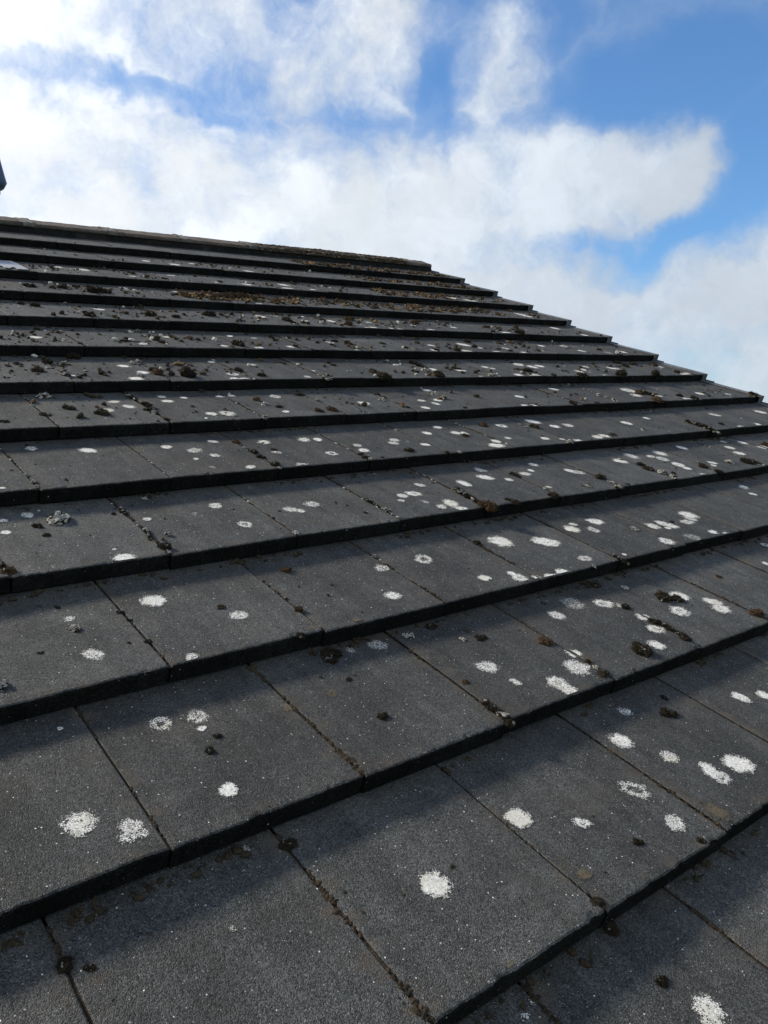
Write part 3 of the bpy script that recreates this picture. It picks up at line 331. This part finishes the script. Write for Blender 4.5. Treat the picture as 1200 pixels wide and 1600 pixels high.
def tile_mb(mb, k, u0, u1, rnd, ox=0.0, oy=0.0, oz=0.0, fine=False):
    """one tile of course k from u0 to u1; written in coordinates relative to (ox, oy, oz)"""
    wd = u1 - u0; a, b = .0019, wd - .0019
    ns = max(6, int((70 if fine else 22)*wd/W))
    us = [a, a + .002] + [a + .002 + (b - a - .004)*i/ns for i in range(1, ns)] + [b - .002, b]
    dz = rnd.uniform(-.0012, .0014); tx = rnd.uniform(-.002, .002)/W; dv = rnd.uniform(-.0032, .0032); rz = rnd.uniform(-.008, .008)
    seed = rnd.uniform(0, 100)
    prof = [(G+.065, 0), (.28, 0), (.2, 0), (.12, 0), (.05, 0), (.012, 0), (.0042, -.0005), (.0014, -.002), (0, -.0052), (.0003, -.014), (.0006, -T+.004), (.003, -T+.0016), (G+.065, -T+.0016)]
    grid = []
    chips = [(rnd.uniform(0, wd), rnd.uniform(.004, .012), rnd.uniform(.0015, .004)) for _ in range(rnd.choice((0, 1, 2, 3)))]
    for i, u in enumerate(us):
        col = []
        edge = -.0016 if i in (0, len(us)-1) else 0
        for j, (v, z) in enumerate(prof):
            jv = jz = 0.0
            if 5 <= j <= 9:
                jv = .0008*noise.noise((u*300, seed+7, 0))*fine + .0011*noise.noise((u*90, seed, j*.35)) + .0016*noise.noise((u*17, seed+5, 0))
                jz = .0007*noise.noise((u*110, seed+9, j*.3)) + (.0004*noise.noise((u*330, seed+3, j*.3)) if fine else 0)
                if j in (6, 7, 8):
                    for cu, cr, cd in chips:
                        q = abs(u-cu)/cr
                        if q < 1: jv += cd*(1-q*q); jz -= .5*cd*(1-q*q)
            zz = -T*v/G + z + (edge if z > -.01 else 0) + jz + dz + tx*(u-wd/2)
            if j < 6: zz += .0009*noise.noise((u*6, v*6, seed))
            vv = v + jv + dv + rz*(u-wd/2)
            col.append(mb.vert((u0+u-ox, k*G+vv-oy, zz-oz)))
        grid.append(col)
    n = len(prof)
    for i in range(len(us)-1):
        for j in range(n-1):
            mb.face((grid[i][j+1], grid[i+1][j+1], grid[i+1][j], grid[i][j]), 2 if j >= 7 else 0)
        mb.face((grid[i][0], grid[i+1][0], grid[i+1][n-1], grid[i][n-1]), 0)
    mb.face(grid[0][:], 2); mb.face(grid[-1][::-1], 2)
    # crusts of lichen grown on this tile
    for (lk, lu, lv, lr, lt) in lich:
        if lk != k or lu + lr*1.25 < u0+a+.003 or lu - lr*1.25 > u0+b-.003: continue
        R1 = lr*1.3; sp = rnd.uniform(.85, 1.1); rot = rnd.uniform(0, 6.28)
        el = rnd.uniform(.82, 1.12)
        den, ring, tan = LT[lt]
        la = (den*rnd.choice((.78, .9, .97, 1.0, 1.05)), max(ring, rnd.choice((0, 0, .25, .5)) if lt == 'n' else ring), tan)
        def at(px, py):
            x = min(max(lu+px, u0+a+.003), u0+b-.003); y = min(max(lv+py, .0062), G-.004)
            z = -T*y/G + dz + tx*(x-u0-wd/2) + .0009*noise.noise(((x-u0)*6, y*6, seed)) + .0011
            c_, s__ = math.cos(rot), math.sin(rot); dx, dy = (x-lu)/lr, (y-lv)/lr
            return mb.vert((x-ox, k*G+y-oy, z-oz)), ((dx*c_-dy*s__)/el*sp, (dx*s__+dy*c_)*el*sp)
        N = 4
        gr = [[at(R1*(2*i/N-1), R1*(2*j/N-1)) for j in range(N+1)] for i in range(N+1)]
        for i in range(N):
            for j in range(N):
                c4 = [gr[i][j], gr[i+1][j], gr[i+1][j+1], gr[i][j+1]]
                mb.face([c[0] for c in c4], 1, [c[1] for c in c4], la)

tiles = []
for k in range(K0, K1+1):
    u = math.floor(ULEFT/W)*W + (.15 if k % 2 else 0.0)
    while u < VERGE - .02:
        tiles.append((k, u, min(u+W, VERGE-.004))); u += W
cpos = camo.matrix_world.translation; mvi = camo.matrix_world.inverted()
def size_in_view(t):
    k, a, b = t
    n = 0; area = 0
    for fu in (.1, .5, .9):
        for fv in (.1, .5, .9):
            p = wp(a+(b-a)*fu, (k+fv)*G, -T*fv); q = mvi @ p
            if q.z > -.05: continue
            x = q.x/-q.z*1297.6; y = q.y/-q.z*1297.6
            if abs(x) < 600 and abs(y) < 800:
                n += 1; area += max(0, ((cpos-p).normalized().dot(RW @ Vector((0, 0, 1)))))/q.length_squared
    return area
order = sorted(tiles, key=lambda t: -size_in_view(t))
near = set(order[:100])
rest = MB()
for t in tiles:
    k, a, b = t
    rnd = random.Random(hash((k*977+int(round(a*1000)))))
    if t in near:
        mb = MB(); tile_mb(mb, k, a, b, rnd, a, k*G, 0, True)
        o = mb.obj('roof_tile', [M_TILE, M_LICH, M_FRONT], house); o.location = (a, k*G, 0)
    else:
        tile_mb(rest, k, a, b, rnd)
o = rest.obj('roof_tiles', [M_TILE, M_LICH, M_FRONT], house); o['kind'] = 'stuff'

# felt deck under the tiles, walls, rear slope
def roofpt(y, z): return RW.transposed() @ Vector((0, y, z))
mb = MB(); mb.box(ULEFT-.3, VERGE-.03, K0*G+.05, 4.4, -.09, -.075); mb.obj('roof_deck', [M_FELT], house)
def in_world(q):                         # world-like coordinates (without BASE) -> roof coordinates
    return RW.transposed() @ Vector(q)
apex_z = (RW @ Vector((0, 4.3, -.12))).z
eave = RW @ Vector((0, K0*G+.1, -.1))
mb = MB()
x0, x1 = ULEFT-.3, VERGE-.06
y0, y1 = eave.y+.25, 2*RIDGE_Y-eave.y-.25
pz = eave.z + .25*math.tan(PITCH) - .02
pts = [(x0,y0,-5),(x1,y0,-5),(x1,y1,-5),(x0,y1,-5),(x0,y0,pz),(x1,y0,pz),(x1,y1,pz),(x0,y1,pz),(x0,RIDGE_Y,apex_z-.05),(x1,RIDGE_Y,apex_z-.05)]
mb.add([in_world(p) for p in pts], [(0,1,5,4),(2,3,7,6),(1,2,6,9,5),(3,0,4,8,7)])
mb.obj('wall', [M_RENDER], house)
mb = MB()
for k in range(K0, K1+1):                # the far slope, mirrored about the ridge
    def f(q):
        p = RW @ Vector(q); p.y = 2*RIDGE_Y - p.y; return in_world(p)
    va, vb = k*G, (k+1)*G+.05
    p8 = [(x0,va,0),(x1+.05,va,0),(x1+.05,vb,-T*(vb-va)/G),(x0,vb,-T*(vb-va)/G)]
    p8 += [(p[0],p[1],p[2]-T+.002) for p in p8]
    mb.add([f(p) for p in p8], [(0,1,2,3),(7,6,5,4),(0,4,5,1),(1,5,6,2),(2,6,7,3),(3,7,4,0)])
mb.obj('rear_slope', [M_BACK], house)
# gutter along the eaves
mb = MB(); NS = 10
gy, gz = K0*G - .045, -.085
for (r, flip) in ((.056, 0), (.052, 1)):
    ring = [[mb.vert((x, gy + r*math.cos(math.pi + math.pi*i/NS), gz + r*math.sin(math.pi + math.pi*i/NS))) for i in range(NS+1)] for x in (x0, VERGE)]
    for i in range(NS):
        q = (ring[0][i], ring[0][i+1], ring[1][i+1], ring[1][i]); mb.face(q if flip else q[::-1], 0, smooth=True)
mb.obj('gutter', [M_FRAME], house)

# verge caps closing each course at the gable
for k in range(K0, K1+1):
    mb = MB(); rnd = random.Random(k+50)
    j = rnd.uniform(-.004, .004); x1_ = VERGE + rnd.uniform(-.002, .003)
    def sl_(q): return (q[0], q[1], q[2] - T*(q[1]-k*G)/G)
    va, vb = k*G-.006+j, (k+1)*G+.06
    mb.box(x1_-.042, x1_, va, vb, .0012, .0052, f=sl_)                 # flange on the tiles
    mb.box(x1_, x1_+.005, va, vb, -.085, .0055, f=sl_)                 # skirt down the gable
    mb.box(x1_-.040, x1_-.0005, va-.004, va-.0003, -T-.002, .0045, f=sl_)   # closed front end
    mb.box(x1_-.006, x1_+.0056, vb-.115, vb-.004, .0056, .0115, f=sl_)   # raised nib the next cap hooks on
    mb.obj('verge_cap', [M_CAP], house)

# ridge: angled tiles with mortared joints, bedded on mortar
HALF = [(-.1125,-.073),(-.113,-.064),(-.1125,-.0565),(-.110,-.0528),(-.104,-.049),(-.09,-.0425),(-.07,-.033),(-.05,-.0235),(-.03,-.0138),(-.016,-.0068),(-.007,-.0022),(0,0)]
OUT = HALF + [(-y, z) for y, z in HALF[-2::-1]]
def outward(i):
    a, b = OUT[max(0, i-1)], OUT[min(len(OUT)-1, i+1)]
    d = Vector((b[0]-a[0], b[1]-a[1])).normalized(); return Vector((-d.y, d.x))
NRM = [outward(i) for i in range(len(OUT))]
def ridge_pt(x, i, off): return in_world((x, RIDGE_Y+OUT[i][0]+NRM[i].x*off, RIDGE_Z+OUT[i][1]+NRM[i].y*off))
def arch(mb, x0, x1, o0, o1, t, rough=0.0, seed=0, nx=1, tilt=0.0, ragged=0.0):
    rows = []; n = len(OUT)
    for j in range(nx+1):
        f = j/nx; out = []; inn = []
        for i in range(n):
            x = x0+(x1-x0)*f
            if ragged and j in (0, nx): x += ragged*noise.noise((i*.8, seed, j))
            rr = o0+(o1-o0)*f + rough*noise.noise((x*25, i*.6, seed)) + rough*.6*noise.noise((x*70, i*1.7, seed+3)) + tilt*(f-.5)
            out.append(mb.vert(ridge_pt(x, i, rr))); inn.append(mb.vert(ridge_pt(x, i, rr-t)))
        rows.append((out, inn))
    for A, B in zip(rows, rows[1:]):
        for i in range(n-1):
            mb.face((B[0][i], B[0][i+1], A[0][i+1], A[0][i]), 0, smooth=True)
            mb.face((A[1][i], A[1][i+1], B[1][i+1], B[1][i]), 0, smooth=True)
        mb.face((A[0][0], A[1][0], B[1][0], B[0][0])); mb.face((A[0][-1], B[0][-1], B[1][-1], A[1][-1]))
    for (A, fl) in ((rows[0], 0), (rows[-1], 1)):
        for i in range(n-1):
            q = (A[0][i], A[0][i+1], A[1][i+1], A[1][i]); mb.face(q[::-1] if fl else q)
RL = .445; REND = 3.70
joints = [.865 + RL*i for i in range(-7, 7)]
for i in range(len(joints)):
    xa = joints[i]; xb = min(joints[i+1] if i+1 < len(joints) else REND, REND)
    mb = MB(); rnd = random.Random(i)
    arch(mb, xa+.002, xb-.002, rnd.uniform(-.002, .002), rnd.uniform(-.002, .002), .017, rough=.0026, seed=i, nx=24, tilt=rnd.uniform(-.002, .002))
    mb.obj('ridge_tile', [M_RIDGE], house)
    mb = MB(); arch(mb, xa-.03, xa+.034, .0045, .002, .004, rough=.005, seed=i+40, nx=14, ragged=.022)
    mb.obj('ridge_joint', [M_MORTAR], house)
mb = MB()                                                    # mortar closing the gable end of the ridge
vs_ = [mb.vert(ridge_pt(REND-.006, i, -.012)) for i in range(len(OUT))] + [mb.vert(in_world((REND-.006, RIDGE_Y+y, RIDGE_Z-.13))) for y in (.1, -.1)]
mb.face(vs_); mb.obj('ridge_end_mortar', [M_MORTAR], house)
for sgn in (-1, 1):                                          # bedding mortar under both edges of the ridge
    mb = MB(); A = None
    for i in range(161):
        x = joints[0] + (REND-.004-joints[0])*i/160
        e = .005*noise.noise((i*.7, sgn, 0)) + .003*noise.noise((i*2.1, sgn, 5))
        B = [mb.vert(in_world((x, RIDGE_Y+sgn*(q+(e if q > .1 else 0)), RIDGE_Z+z))) for q, z in ((.07, -.058), (.107, -.066), (.112, -.09), (.118, -.125), (.07, -.125))]
        if A:
            for j in range(5):
                q = (A[j], A[(j+1) % 5], B[(j+1) % 5], B[j]); mb.face(q if sgn > 0 else q[::-1])
        else: mb.face(B)
        A = B
    mb.face(A)
    mb.obj('ridge_bedding', [M_BED], house)

# ---------------------------------------------------------------- roof window whose lead flashing comes into view at the left
win = empty('roof_window', MROOF @ Matrix.Translation((0.1, 3.66, 0)))
tag(win, 'roof window at the left edge with a torn grey lead flashing on the tiles', 'roof window')
mb = MB()
for (xa, xb, ya, yb) in ((-.46,.38,0,.05),(-.46,.38,.46,.51),(-.46,-.41,.051,.459),(.33,.38,.051,.459)): mb.box(xa,xb,ya,yb,-.03,.045)
mb.obj('frame', [M_FRAME], win)
mb = MB(); mb.box(-.409,.329,.051,.459,.01,.026); mb.obj('pane', [M_GLASS], win)
mb = MB(); k = 10
poly = [(x, max(y, .008)) for x, y in FLASH]
top = []; bot = []
for i, (x, y) in enumerate(poly):
    z = -T*y/G + .0035 + .0035*abs(noise.noise((x*30, y*30, 2)))
    top.append(mb.vert((x-.1, k*G+y-3.66, z+.002))); bot.append(mb.vert((x-.1, k*G+y-3.66, z-.0005)))
mb.face(top[::-1]); mb.face(bot)
for i in range(len(poly)):
    j = (i+1) % len(poly); mb.face((top[i], top[j], bot[j], bot[i]))
o = mb.obj('flashing', [M_LEAD], win); o['label'] = 'pale grey lead flashing with a torn ragged lower edge'
# apron joining the flashing to the frame
mb = MB(); mb.box(-.5, .375, 3.605-3.66, -.001, -.03, -.012); mb.obj('apron', [M_LEAD], win)

# ---------------------------------------------------------------- neighbouring house beyond the ridge, its chimney wrapped in a blue sheet
tdir = Vector((0.3013, 1.0667, 0.3667))       # towards the sheet's corner
tc = m.translation + tdir * 11.0
nh = empty('neighbouring_house', Matrix.Translation((tc.x-.62, tc.y+.3, 0)))
tag(nh, 'neighbouring brick house hidden beyond the ridge with a chimney at the left', 'house')
zt = tc.z
mb = MB(); mb.box(-4.2, 3.2, -1.2, 6.2, 0, 4.6); mb.obj('wall', [M_BRICK], nh)
mb = MB(); mb.add([(-4.5,-1.5,4.61),(3.4,-1.5,4.61),(3.4,6.5,4.61),(-4.5,6.5,4.61),(-4.5,2.5,6.6),(3.4,2.5,6.6)], [(0,1,5,4),(2,3,4,5),(1,2,5),(3,0,4),(3,2,1,0)])
mb.obj('roof', [M_BACK], nh)
mb = MB(); mb.box(-.45, .45, -.3, .3, 4.0, zt+1.0); mb.box(-.5,.5,-.35,.35,zt+1.0,zt+1.12); ch = mb.obj('chimney', [M_BRICK], nh)
# sheet: a skirt of folded cloth round the stack, flared at its lower hem
mb = MB(); n = 64; rows = []
prof = [(-.18, .50), (-.1, .56), (-.06, .66), (0, .70), (.12, .69), (.3, .672), (.55, .648), (.8, .612), (1.0, .56), (1.16, .51)]
ang0 = 0
for (h, r) in prof:
    row = []
    for i in range(n):
        a = 2*math.pi*i/n
        c_, s_ = math.cos(a), math.sin(a)
        sq = (abs(c_)**5 + abs(s_*1.35)**5)**(-.2)
        fold = .022*math.sin(a*9 + h*1.5)*(1.2-h) + .02*noise.noise((c_*2, s_*2, h*2))
        rr = r*sq + fold - .012
        row.append(mb.vert((rr*c_, rr*s_, h + .03*noise.noise((c_*1.5, s_*1.5, 4))*(h < .05))))
    rows.append(row)
for A, B in zip(rows, rows[1:]):
    for i in range(n): mb.face((A[i], A[(i+1) % n], B[(i+1) % n], B[i]), 0, smooth=True)
mb.face(rows[-1])
o = mb.obj('tarpaulin', [M_TARP]); o.location = (tc.x-.62, tc.y+.3, zt)
tag(o, 'dark blue sheet hanging at the left edge of the sky above the ridge', 'tarpaulin')

# ---------------------------------------------------------------- moss
def ico(sub):
    bm = bmesh.new(); bmesh.ops.create_icosphere(bm, subdivisions=sub, radius=1.0)
    vs = [v.co.copy() for v in bm.verts]; fs = [tuple(v.index for v in f.verts) for f in bm.faces]; bm.free(); return vs, fs
ICO1, ICO2, ICO3 = ico(1), ico(2), ico(3)
def clump_mesh(kind, seed):
    """a lumpy cushion about 2 wide, standing on z = 0, with a nap of small leaves"""
    rnd = random.Random(seed); mb = MB()
    lumps = []
    nl = {'d': rnd.randint(3, 6), 'b': rnd.randint(3, 6), 'w': rnd.randint(1, 3), 's': rnd.randint(5, 8)}[kind]
    for i in range(nl):
        if kind == 's': lumps.append((rnd.uniform(-.25, .25), (i/(nl-1)-.5)*3.6 + rnd.uniform(-.2, .2), rnd.uniform(.28, .55)))
        elif kind == 'w': lumps.append((rnd.uniform(-.3, .3)*(i > 0), rnd.uniform(-.3, .3)*(i > 0), .85 if i == 0 else rnd.uniform(.35, .55)))
        else: lumps.append((rnd.uniform(-.6, .6), rnd.uniform(-.5, .5), rnd.uniform(.3, .68)))
    hs = {'d': .55, 'b': .55, 'w': .55, 's': .62}[kind]
    for li, (lx, ly, lr) in enumerate(lumps):
        vs, fs = ICO3
        sx, sy, szz = lr*rnd.uniform(.85, 1.2), lr*rnd.uniform(.85, 1.2), lr*hs*rnd.uniform(.8, 1.25)
        out = []
        for p in vs:
            d = 1 + .55*noise.noise(p*1.7 + Vector((seed, li, 0))) + .32*noise.noise(p*4.5 + Vector((li, seed, 3))) + .17*noise.noise(p*10+Vector((2, li, seed)))
            out.append(Vector((lx + p.x*sx*d, ly + p.y*sy*d, max(-.05, szz*.35 + p.z*szz*d))))
        b = len(mb.v); mb.v += [tuple(q) for q in out]
        for f in fs:
            cz = (out[f[0]]+out[f[1]]+out[f[2]])/3; nz = (out[f[1]]-out[f[0]]).cross(out[f[2]]-out[f[0]]).normalized()
            mi = 0
            if kind == 'w' and nz.z > .25 and noise.noise(cz*3.2 + Vector((seed, 7, 1))) > -.22: mi = 1
            elif kind == 's' and nz.z > .3 and noise.noise(cz*1.6 + Vector((seed, 7, 1))) > .22: mi = 1
            elif kind == 'd' and nz.z > .45 and noise.noise(cz*2.5 + Vector((seed, 2, 1))) > .5: mi = 1
            mb.face([b+i for i in f], mi, smooth=False)
        nb = {'w': 60}.get(kind, 190)
        for _ in range(nb):
            q = out[rnd.randrange(len(out))]
            if q.z < .02: continue
            d = (q - Vector((lx, ly, 0))).normalized() + Vector((rnd.uniform(-.6, .6), rnd.uniform(-.6, .6), rnd.uniform(0, .5)))
            d.normalize(); s = d.cross(Vector((rnd.uniform(-1, 1), rnd.uniform(-1, 1), rnd.uniform(-1, 1)))).normalized()
            L = rnd.uniform(.08, .3); wv = rnd.uniform(.018, .045)
            i0 = mb.vert(q - s*wv - d*.02); i1 = mb.vert(q + s*wv - d*.02); i2 = mb.vert(q + d*L + s*rnd.uniform(-.04, .04))
            mb.face((i0, i1, i2), 0)
    mats = {'d': [M_DARK, M_CRUST], 'b': [M_RUST, M_STRAW], 'w': [M_DARK, M_CRUST], 's': [M_DARK, M_CRUST]}[kind]
    return mb.mesh('moss_clump', mats)
CL = {kd: [clump_mesh(kd, 10*i+ord(kd)) for i in range({'d': 9, 'b': 6, 'w': 7, 's': 5}[kd])] for kd in 'dbws'}
moss = []
for s_ in MOSS.split(';'):
    a = s_.split(','); moss.append([int(a[0]), float(a[1]), float(a[2]), float(a[3]), a[4]])
ORD = ['first','second','third','fourth','fifth','sixth','seventh','eighth','ninth','tenth','eleventh','twelfth','thirteenth','fourteenth','fifteenth','sixteenth','seventeenth','eighteenth','nineteenth','twentieth']
def ordinal(n):
    if n <= 20: return ORD[n-1]
    tens = {2: 'twenty', 3: 'thirty', 4: 'forty'}[n//10]
    return {2: 'twentieth', 3: 'thirtieth', 4: 'fortieth'}[n//10] if n % 10 == 0 else tens + '-' + ORD[n % 10-1]
rows = {}
for q in moss: rows.setdefault(q[0], []).append(q)
TONE = {'d': 'dark moss clump', 'b': 'rust-brown moss clump', 'w': 'pale-topped moss cushion', 's': 'long dark moss strip'}
for k, lst in rows.items():
    lst.sort(key=lambda q: q[1])
    for n_, (kk, u, v, r, kd) in enumerate(lst):
        rnd = random.Random(int(u*1e4)+k*7)
        off = .15 if k % 2 else 0.0
        ju = round((u-off)/W)*W+off
        injoint = abs(u-ju) < .03
        if kd == 's' or (injoint and abs(u-ju) < .02): u = ju + rnd.uniform(-.003, .003)
        o = bpy.data.objects.new('moss_clump', rnd.choice(CL[kd])); C.objects.link(o)
        z = -T*v/G - .001
        sc_ = r*{'d': 1.05, 'b': 1.05, 'w': .95, 's': .85}[kd]*(.8 if k >= 7 else 1)
        rot = rnd.uniform(0, 6.28) if kd != 's' else rnd.uniform(-.12, .12) + (math.pi if rnd.random() < .5 else 0)
        o.matrix_world = MROOF @ Matrix.Translation((u, k*G+v, z)) @ Matrix.Rotation(rot, 4, 'Z') @ Matrix.Diagonal((sc_, sc_, sc_*rnd.uniform(.85, 1.15)*(1.35 if k >= 6 else 1.1), 1))
        size = 'tiny' if r < .007 else 'small' if r < .012 else 'medium' if r < .02 else 'big'
        where = ' in joint' if injoint else ' at edge' if v < .035 else ' under step' if v > .27 else ''
        lab = f"{size} {TONE[kd]}{where}, {ordinal(n_+1)} from left in {ordinal(13-k)} row below ridge"
        tag(o, lab, 'moss', 'moss clumps on the roof tiles')

# crumbs, litter bands, dirt in the joints: too many to count
def crumb(mb, u, v, n, s, rnd, mi=0, flat=.7):
    vs, fs = ICO1
    a = rnd.uniform(0, 6.28); ca, sa = math.cos(a), math.sin(a); ex = rnd.uniform(.7, 1.5); ph = rnd.uniform(0, 99)
    out = []
    for p in vs:
        d = 1 + .75*noise.noise(p*1.9 + Vector((ph, 0, 0)))
        x, y = p.x*s*ex*d, p.y*s/ex*d
        out.append((u + x*ca - y*sa, v + x*sa + y*ca, n + s*flat*(.45 + p.z*d*.8)))
    mb.add(out, fs, mi)
def flake(mb, u, v, n, s, rnd, mi=0):
    """a curled dry shred of moss"""
    a = rnd.uniform(0, 6.28); ca, sa = math.cos(a), math.sin(a); t = rnd.uniform(.2, 1.1); wv = s*rnd.uniform(.2, .45)
    pts = []
    for i, f in enumerate((-1, -.3, .4, 1)):
        for sgn in (-1, 1):
            x, y = f*s, sgn*wv*(1-.6*abs(f)); z = s*(.12 + t*(f*f)*.6 + .1*sgn*rnd.uniform(-1, 1))
            pts.append((u + x*ca - y*sa, v + x*sa + y*ca, n + z))
    mb.add(pts, [(0,1,3,2),(2,3,5,4),(4,5,7,6)], mi)
rnd = random.Random(77)
dark = MB(); lit = MB(); jm = MB()
def surf(k, v): return -T*v/G - .0006
for i in range(5200):                                     # loose crumbs everywhere, more towards the ridge
    k = min(12, max(-1, int(rnd.triangular(-1, 13, 8)))); u = rnd.uniform(-.5, 3.68)
    v = rnd.uniform(.01, .325)
    if noise.noise((u*4, v*7+k*2.7, 3)) < rnd.uniform(-.35, .3): continue
    s = rnd.choice((.0012, .0016, .002, .0028, .004))*rnd.uniform(.7, 1.2)*(1 if k > 2 else .75)
    crumb(dark, u, k*G+v, surf(k, v), s, rnd, 1 if rnd.random() < .05 else 0)
for i in range(5600):                                     # dry moss broken up over the upper rows
    k = rnd.choice((5, 6, 6, 7, 7, 7, 8, 8, 8, 9, 9, 9, 10, 10, 11)); u = rnd.uniform(-.2, 3.66); v = rnd.uniform(.015, .32)
    if noise.noise((u*5, v*9+k*2.1, 8)) < rnd.uniform(-.2, .45) + .12*max(0, u-2): continue
    s = rnd.choice((.002, .003, .0045, .0065, .009))*rnd.uniform(.8, 1.3)
    crumb(dark if rnd.random() < .72 else lit, u, k*G+v, surf(k, v), s, rnd, 1 if rnd.random() < .12 else 0, .95)
for k in range(-1, 13):                                   # debris gathered where a course meets the step above
    for i in range(240 if k < 4 else 110):
        u = rnd.uniform(-.5, 3.65)
        if noise.noise((u*3, k*3.3, 1)) < -.05: continue
        v = G - .004 - abs(rnd.gauss(0, .012)); s = rnd.uniform(.002, .0075)
        crumb(dark, u, k*G+v, surf(k, v), s, rnd, 0)
        if rnd.random() < .5: flake(dark, u+rnd.gauss(0, .01), k*G+v, surf(k, v)+.002, s*1.4, rnd, 0)
for (k, ua, ub, fa, fb_, n_, t_) in BANDS:
    for i in range(int(n_*(1.15 if t_ == 'b' else .8))):
        u = rnd.uniform(ua, ub) + rnd.gauss(0, .02); v = rnd.uniform(fa, fb_)*G
        if noise.noise((u*9, v*22, k)) < -.22: continue
        if u > 3.66: continue
        s = rnd.choice((.003, .005, .008, .012))*rnd.uniform(.8, 1.2) if t_ == 'b' else rnd.choice((.002, .003, .004, .006))*rnd.uniform(.8, 1.3)
        tgt = lit if t_ == 'b' else dark
        mi = rnd.choice((0, 0, 1, 1, 2)) if t_ == 'b' else (1 if rnd.random() < .08 else 0)
        crumb(tgt, u, k*G+v, surf(k, v), s, rnd, mi)
        for _ in range(2 if t_ == 'b' and k >= 9 else rnd.choice((0, 0, 1))): flake(tgt, u+rnd.gauss(0, .006), k*G+v+rnd.gauss(0, .004), surf(k, v)+.003, s*1.5, rnd, mi if t_ == 'b' else 0)
for k in range(-1, 13):                                   # soil and moss lodged in the joints
    u = math.floor(-1.0/W)*W + (.15 if k % 2 else 0)
    while u < 3.6:
        for i in range(16):
            va, vb = .003+i*.0203, .003+(i+1)*.0203; e0 = -.0022 + .0016*noise.noise((u*9, k*3+i*.6, 0)); e1 = -.0022 + .0016*noise.noise((u*9, k*3+(i+1)*.6, 0))
            jm.add([(u-.0022, k*G+va, surf(k, va)+e0), (u+.0022, k*G+va, surf(k, va)+e0), (u+.0022, k*G+vb, surf(k, vb)+e1), (u-.0022, k*G+vb, surf(k, vb)+e1)], [(0,1,2,3)])
        dn = rnd.choice((.3, .6, 1.0, 1.3)); ph = rnd.uniform(0, 50)
        for i in range(int(150*dn)):
            v = rnd.uniform(.004, .33)
            q = noise.noise((v*14, ph, 0))
            if q < -.22: continue
            s = rnd.uniform(.0014, .0034)*(1+1.0*max(0, q))*(1 if k > 1 else 1.1)
            crumb(jm, u + rnd.gauss(0, .0024), k*G+v, surf(k, v)-.0015, s, rnd, rnd.choice((0, 0, 0, 0, 0, 0, 0, 1, 1, 2 if k > 2 else 0)))
        u += W
def stuff(mb, name, mats, label, cat):
    o = mb.obj(name, mats); o.matrix_world = MROOF; tag(o, label, cat, kind='stuff'); return o
stuff(dark, 'moss_crumbs', [M_DARK, M_CRUST], 'dark crumbs of dry moss scattered over all the tile rows', 'moss crumbs')
stuff(lit, 'moss_litter', [M_RUST, M_DARK, M_STRAW], 'rust brown shreds of moss strewn in bands on the rows near the ridge', 'moss litter')
stuff(jm, 'joint_moss', [M_SOIL, M_DARK, M_CRUST], 'thin lines of soil and moss lodged in the joints between tiles', 'joint moss')

# moss mat over the right half of the ridge
mb = MB(); rnd = random.Random(5)
nx, n = 220, len(HALF)+3; grid = []
XA, XB = 2.0, 3.56
def matpt(x, f, t_):
    i = min(len(OUT)-2, int(f)); q = ridge_pt(x, i, t_).lerp(ridge_pt(x, i+1, t_), f-i); return q
for j in range(nx+1):
    x = XA + (XB-XA)*j/nx; row = []
    fade = min(1, (x-XA)/.5)*min(1, (XB-x)/.12)
    for i in range(n*2-1):
        f = i/2
        t_ = (.006*noise.noise((x*9, f*.5, 0)) + .0055*noise.noise((x*28, f*1.3, 4)) + .004*noise.noise((x*80, f*3, 2)) + .0035)*fade - .0035*(1-fade) - (.004 if f > n-2 else 0)
        row.append(mb.vert(matpt(x, f, t_)))
    grid.append(row)
for j in range(nx):
    for i in range(n*2-2):
        c_ = noise.noise((j*.4, i*.5, 9))
        mb.face((grid[j+1][i], grid[j+1][i+1], grid[j][i+1], grid[j][i]), 1 if c_ > .5 else 2 if c_ < -.42 else 0)
for i in range(2200):
    x = rnd.uniform(2.15, 3.54); f = rnd.uniform(0, n-1.5)
    if noise.noise((x*9, f*.5, 0)) < -.15: continue
    q = matpt(x, f, .003)
    flake(mb, q.x, q.y, q.z, rnd.uniform(.002, .006), rnd, rnd.choice((0, 0, 0, 0, 1, 2)))
o = mb.obj('moss_mat', [M_MAT, M_CRUST, M_RUST]); o.matrix_world = MROOF
tag(o, 'rough dark moss mat grown over the right half of the ridge tiles', 'moss mat')
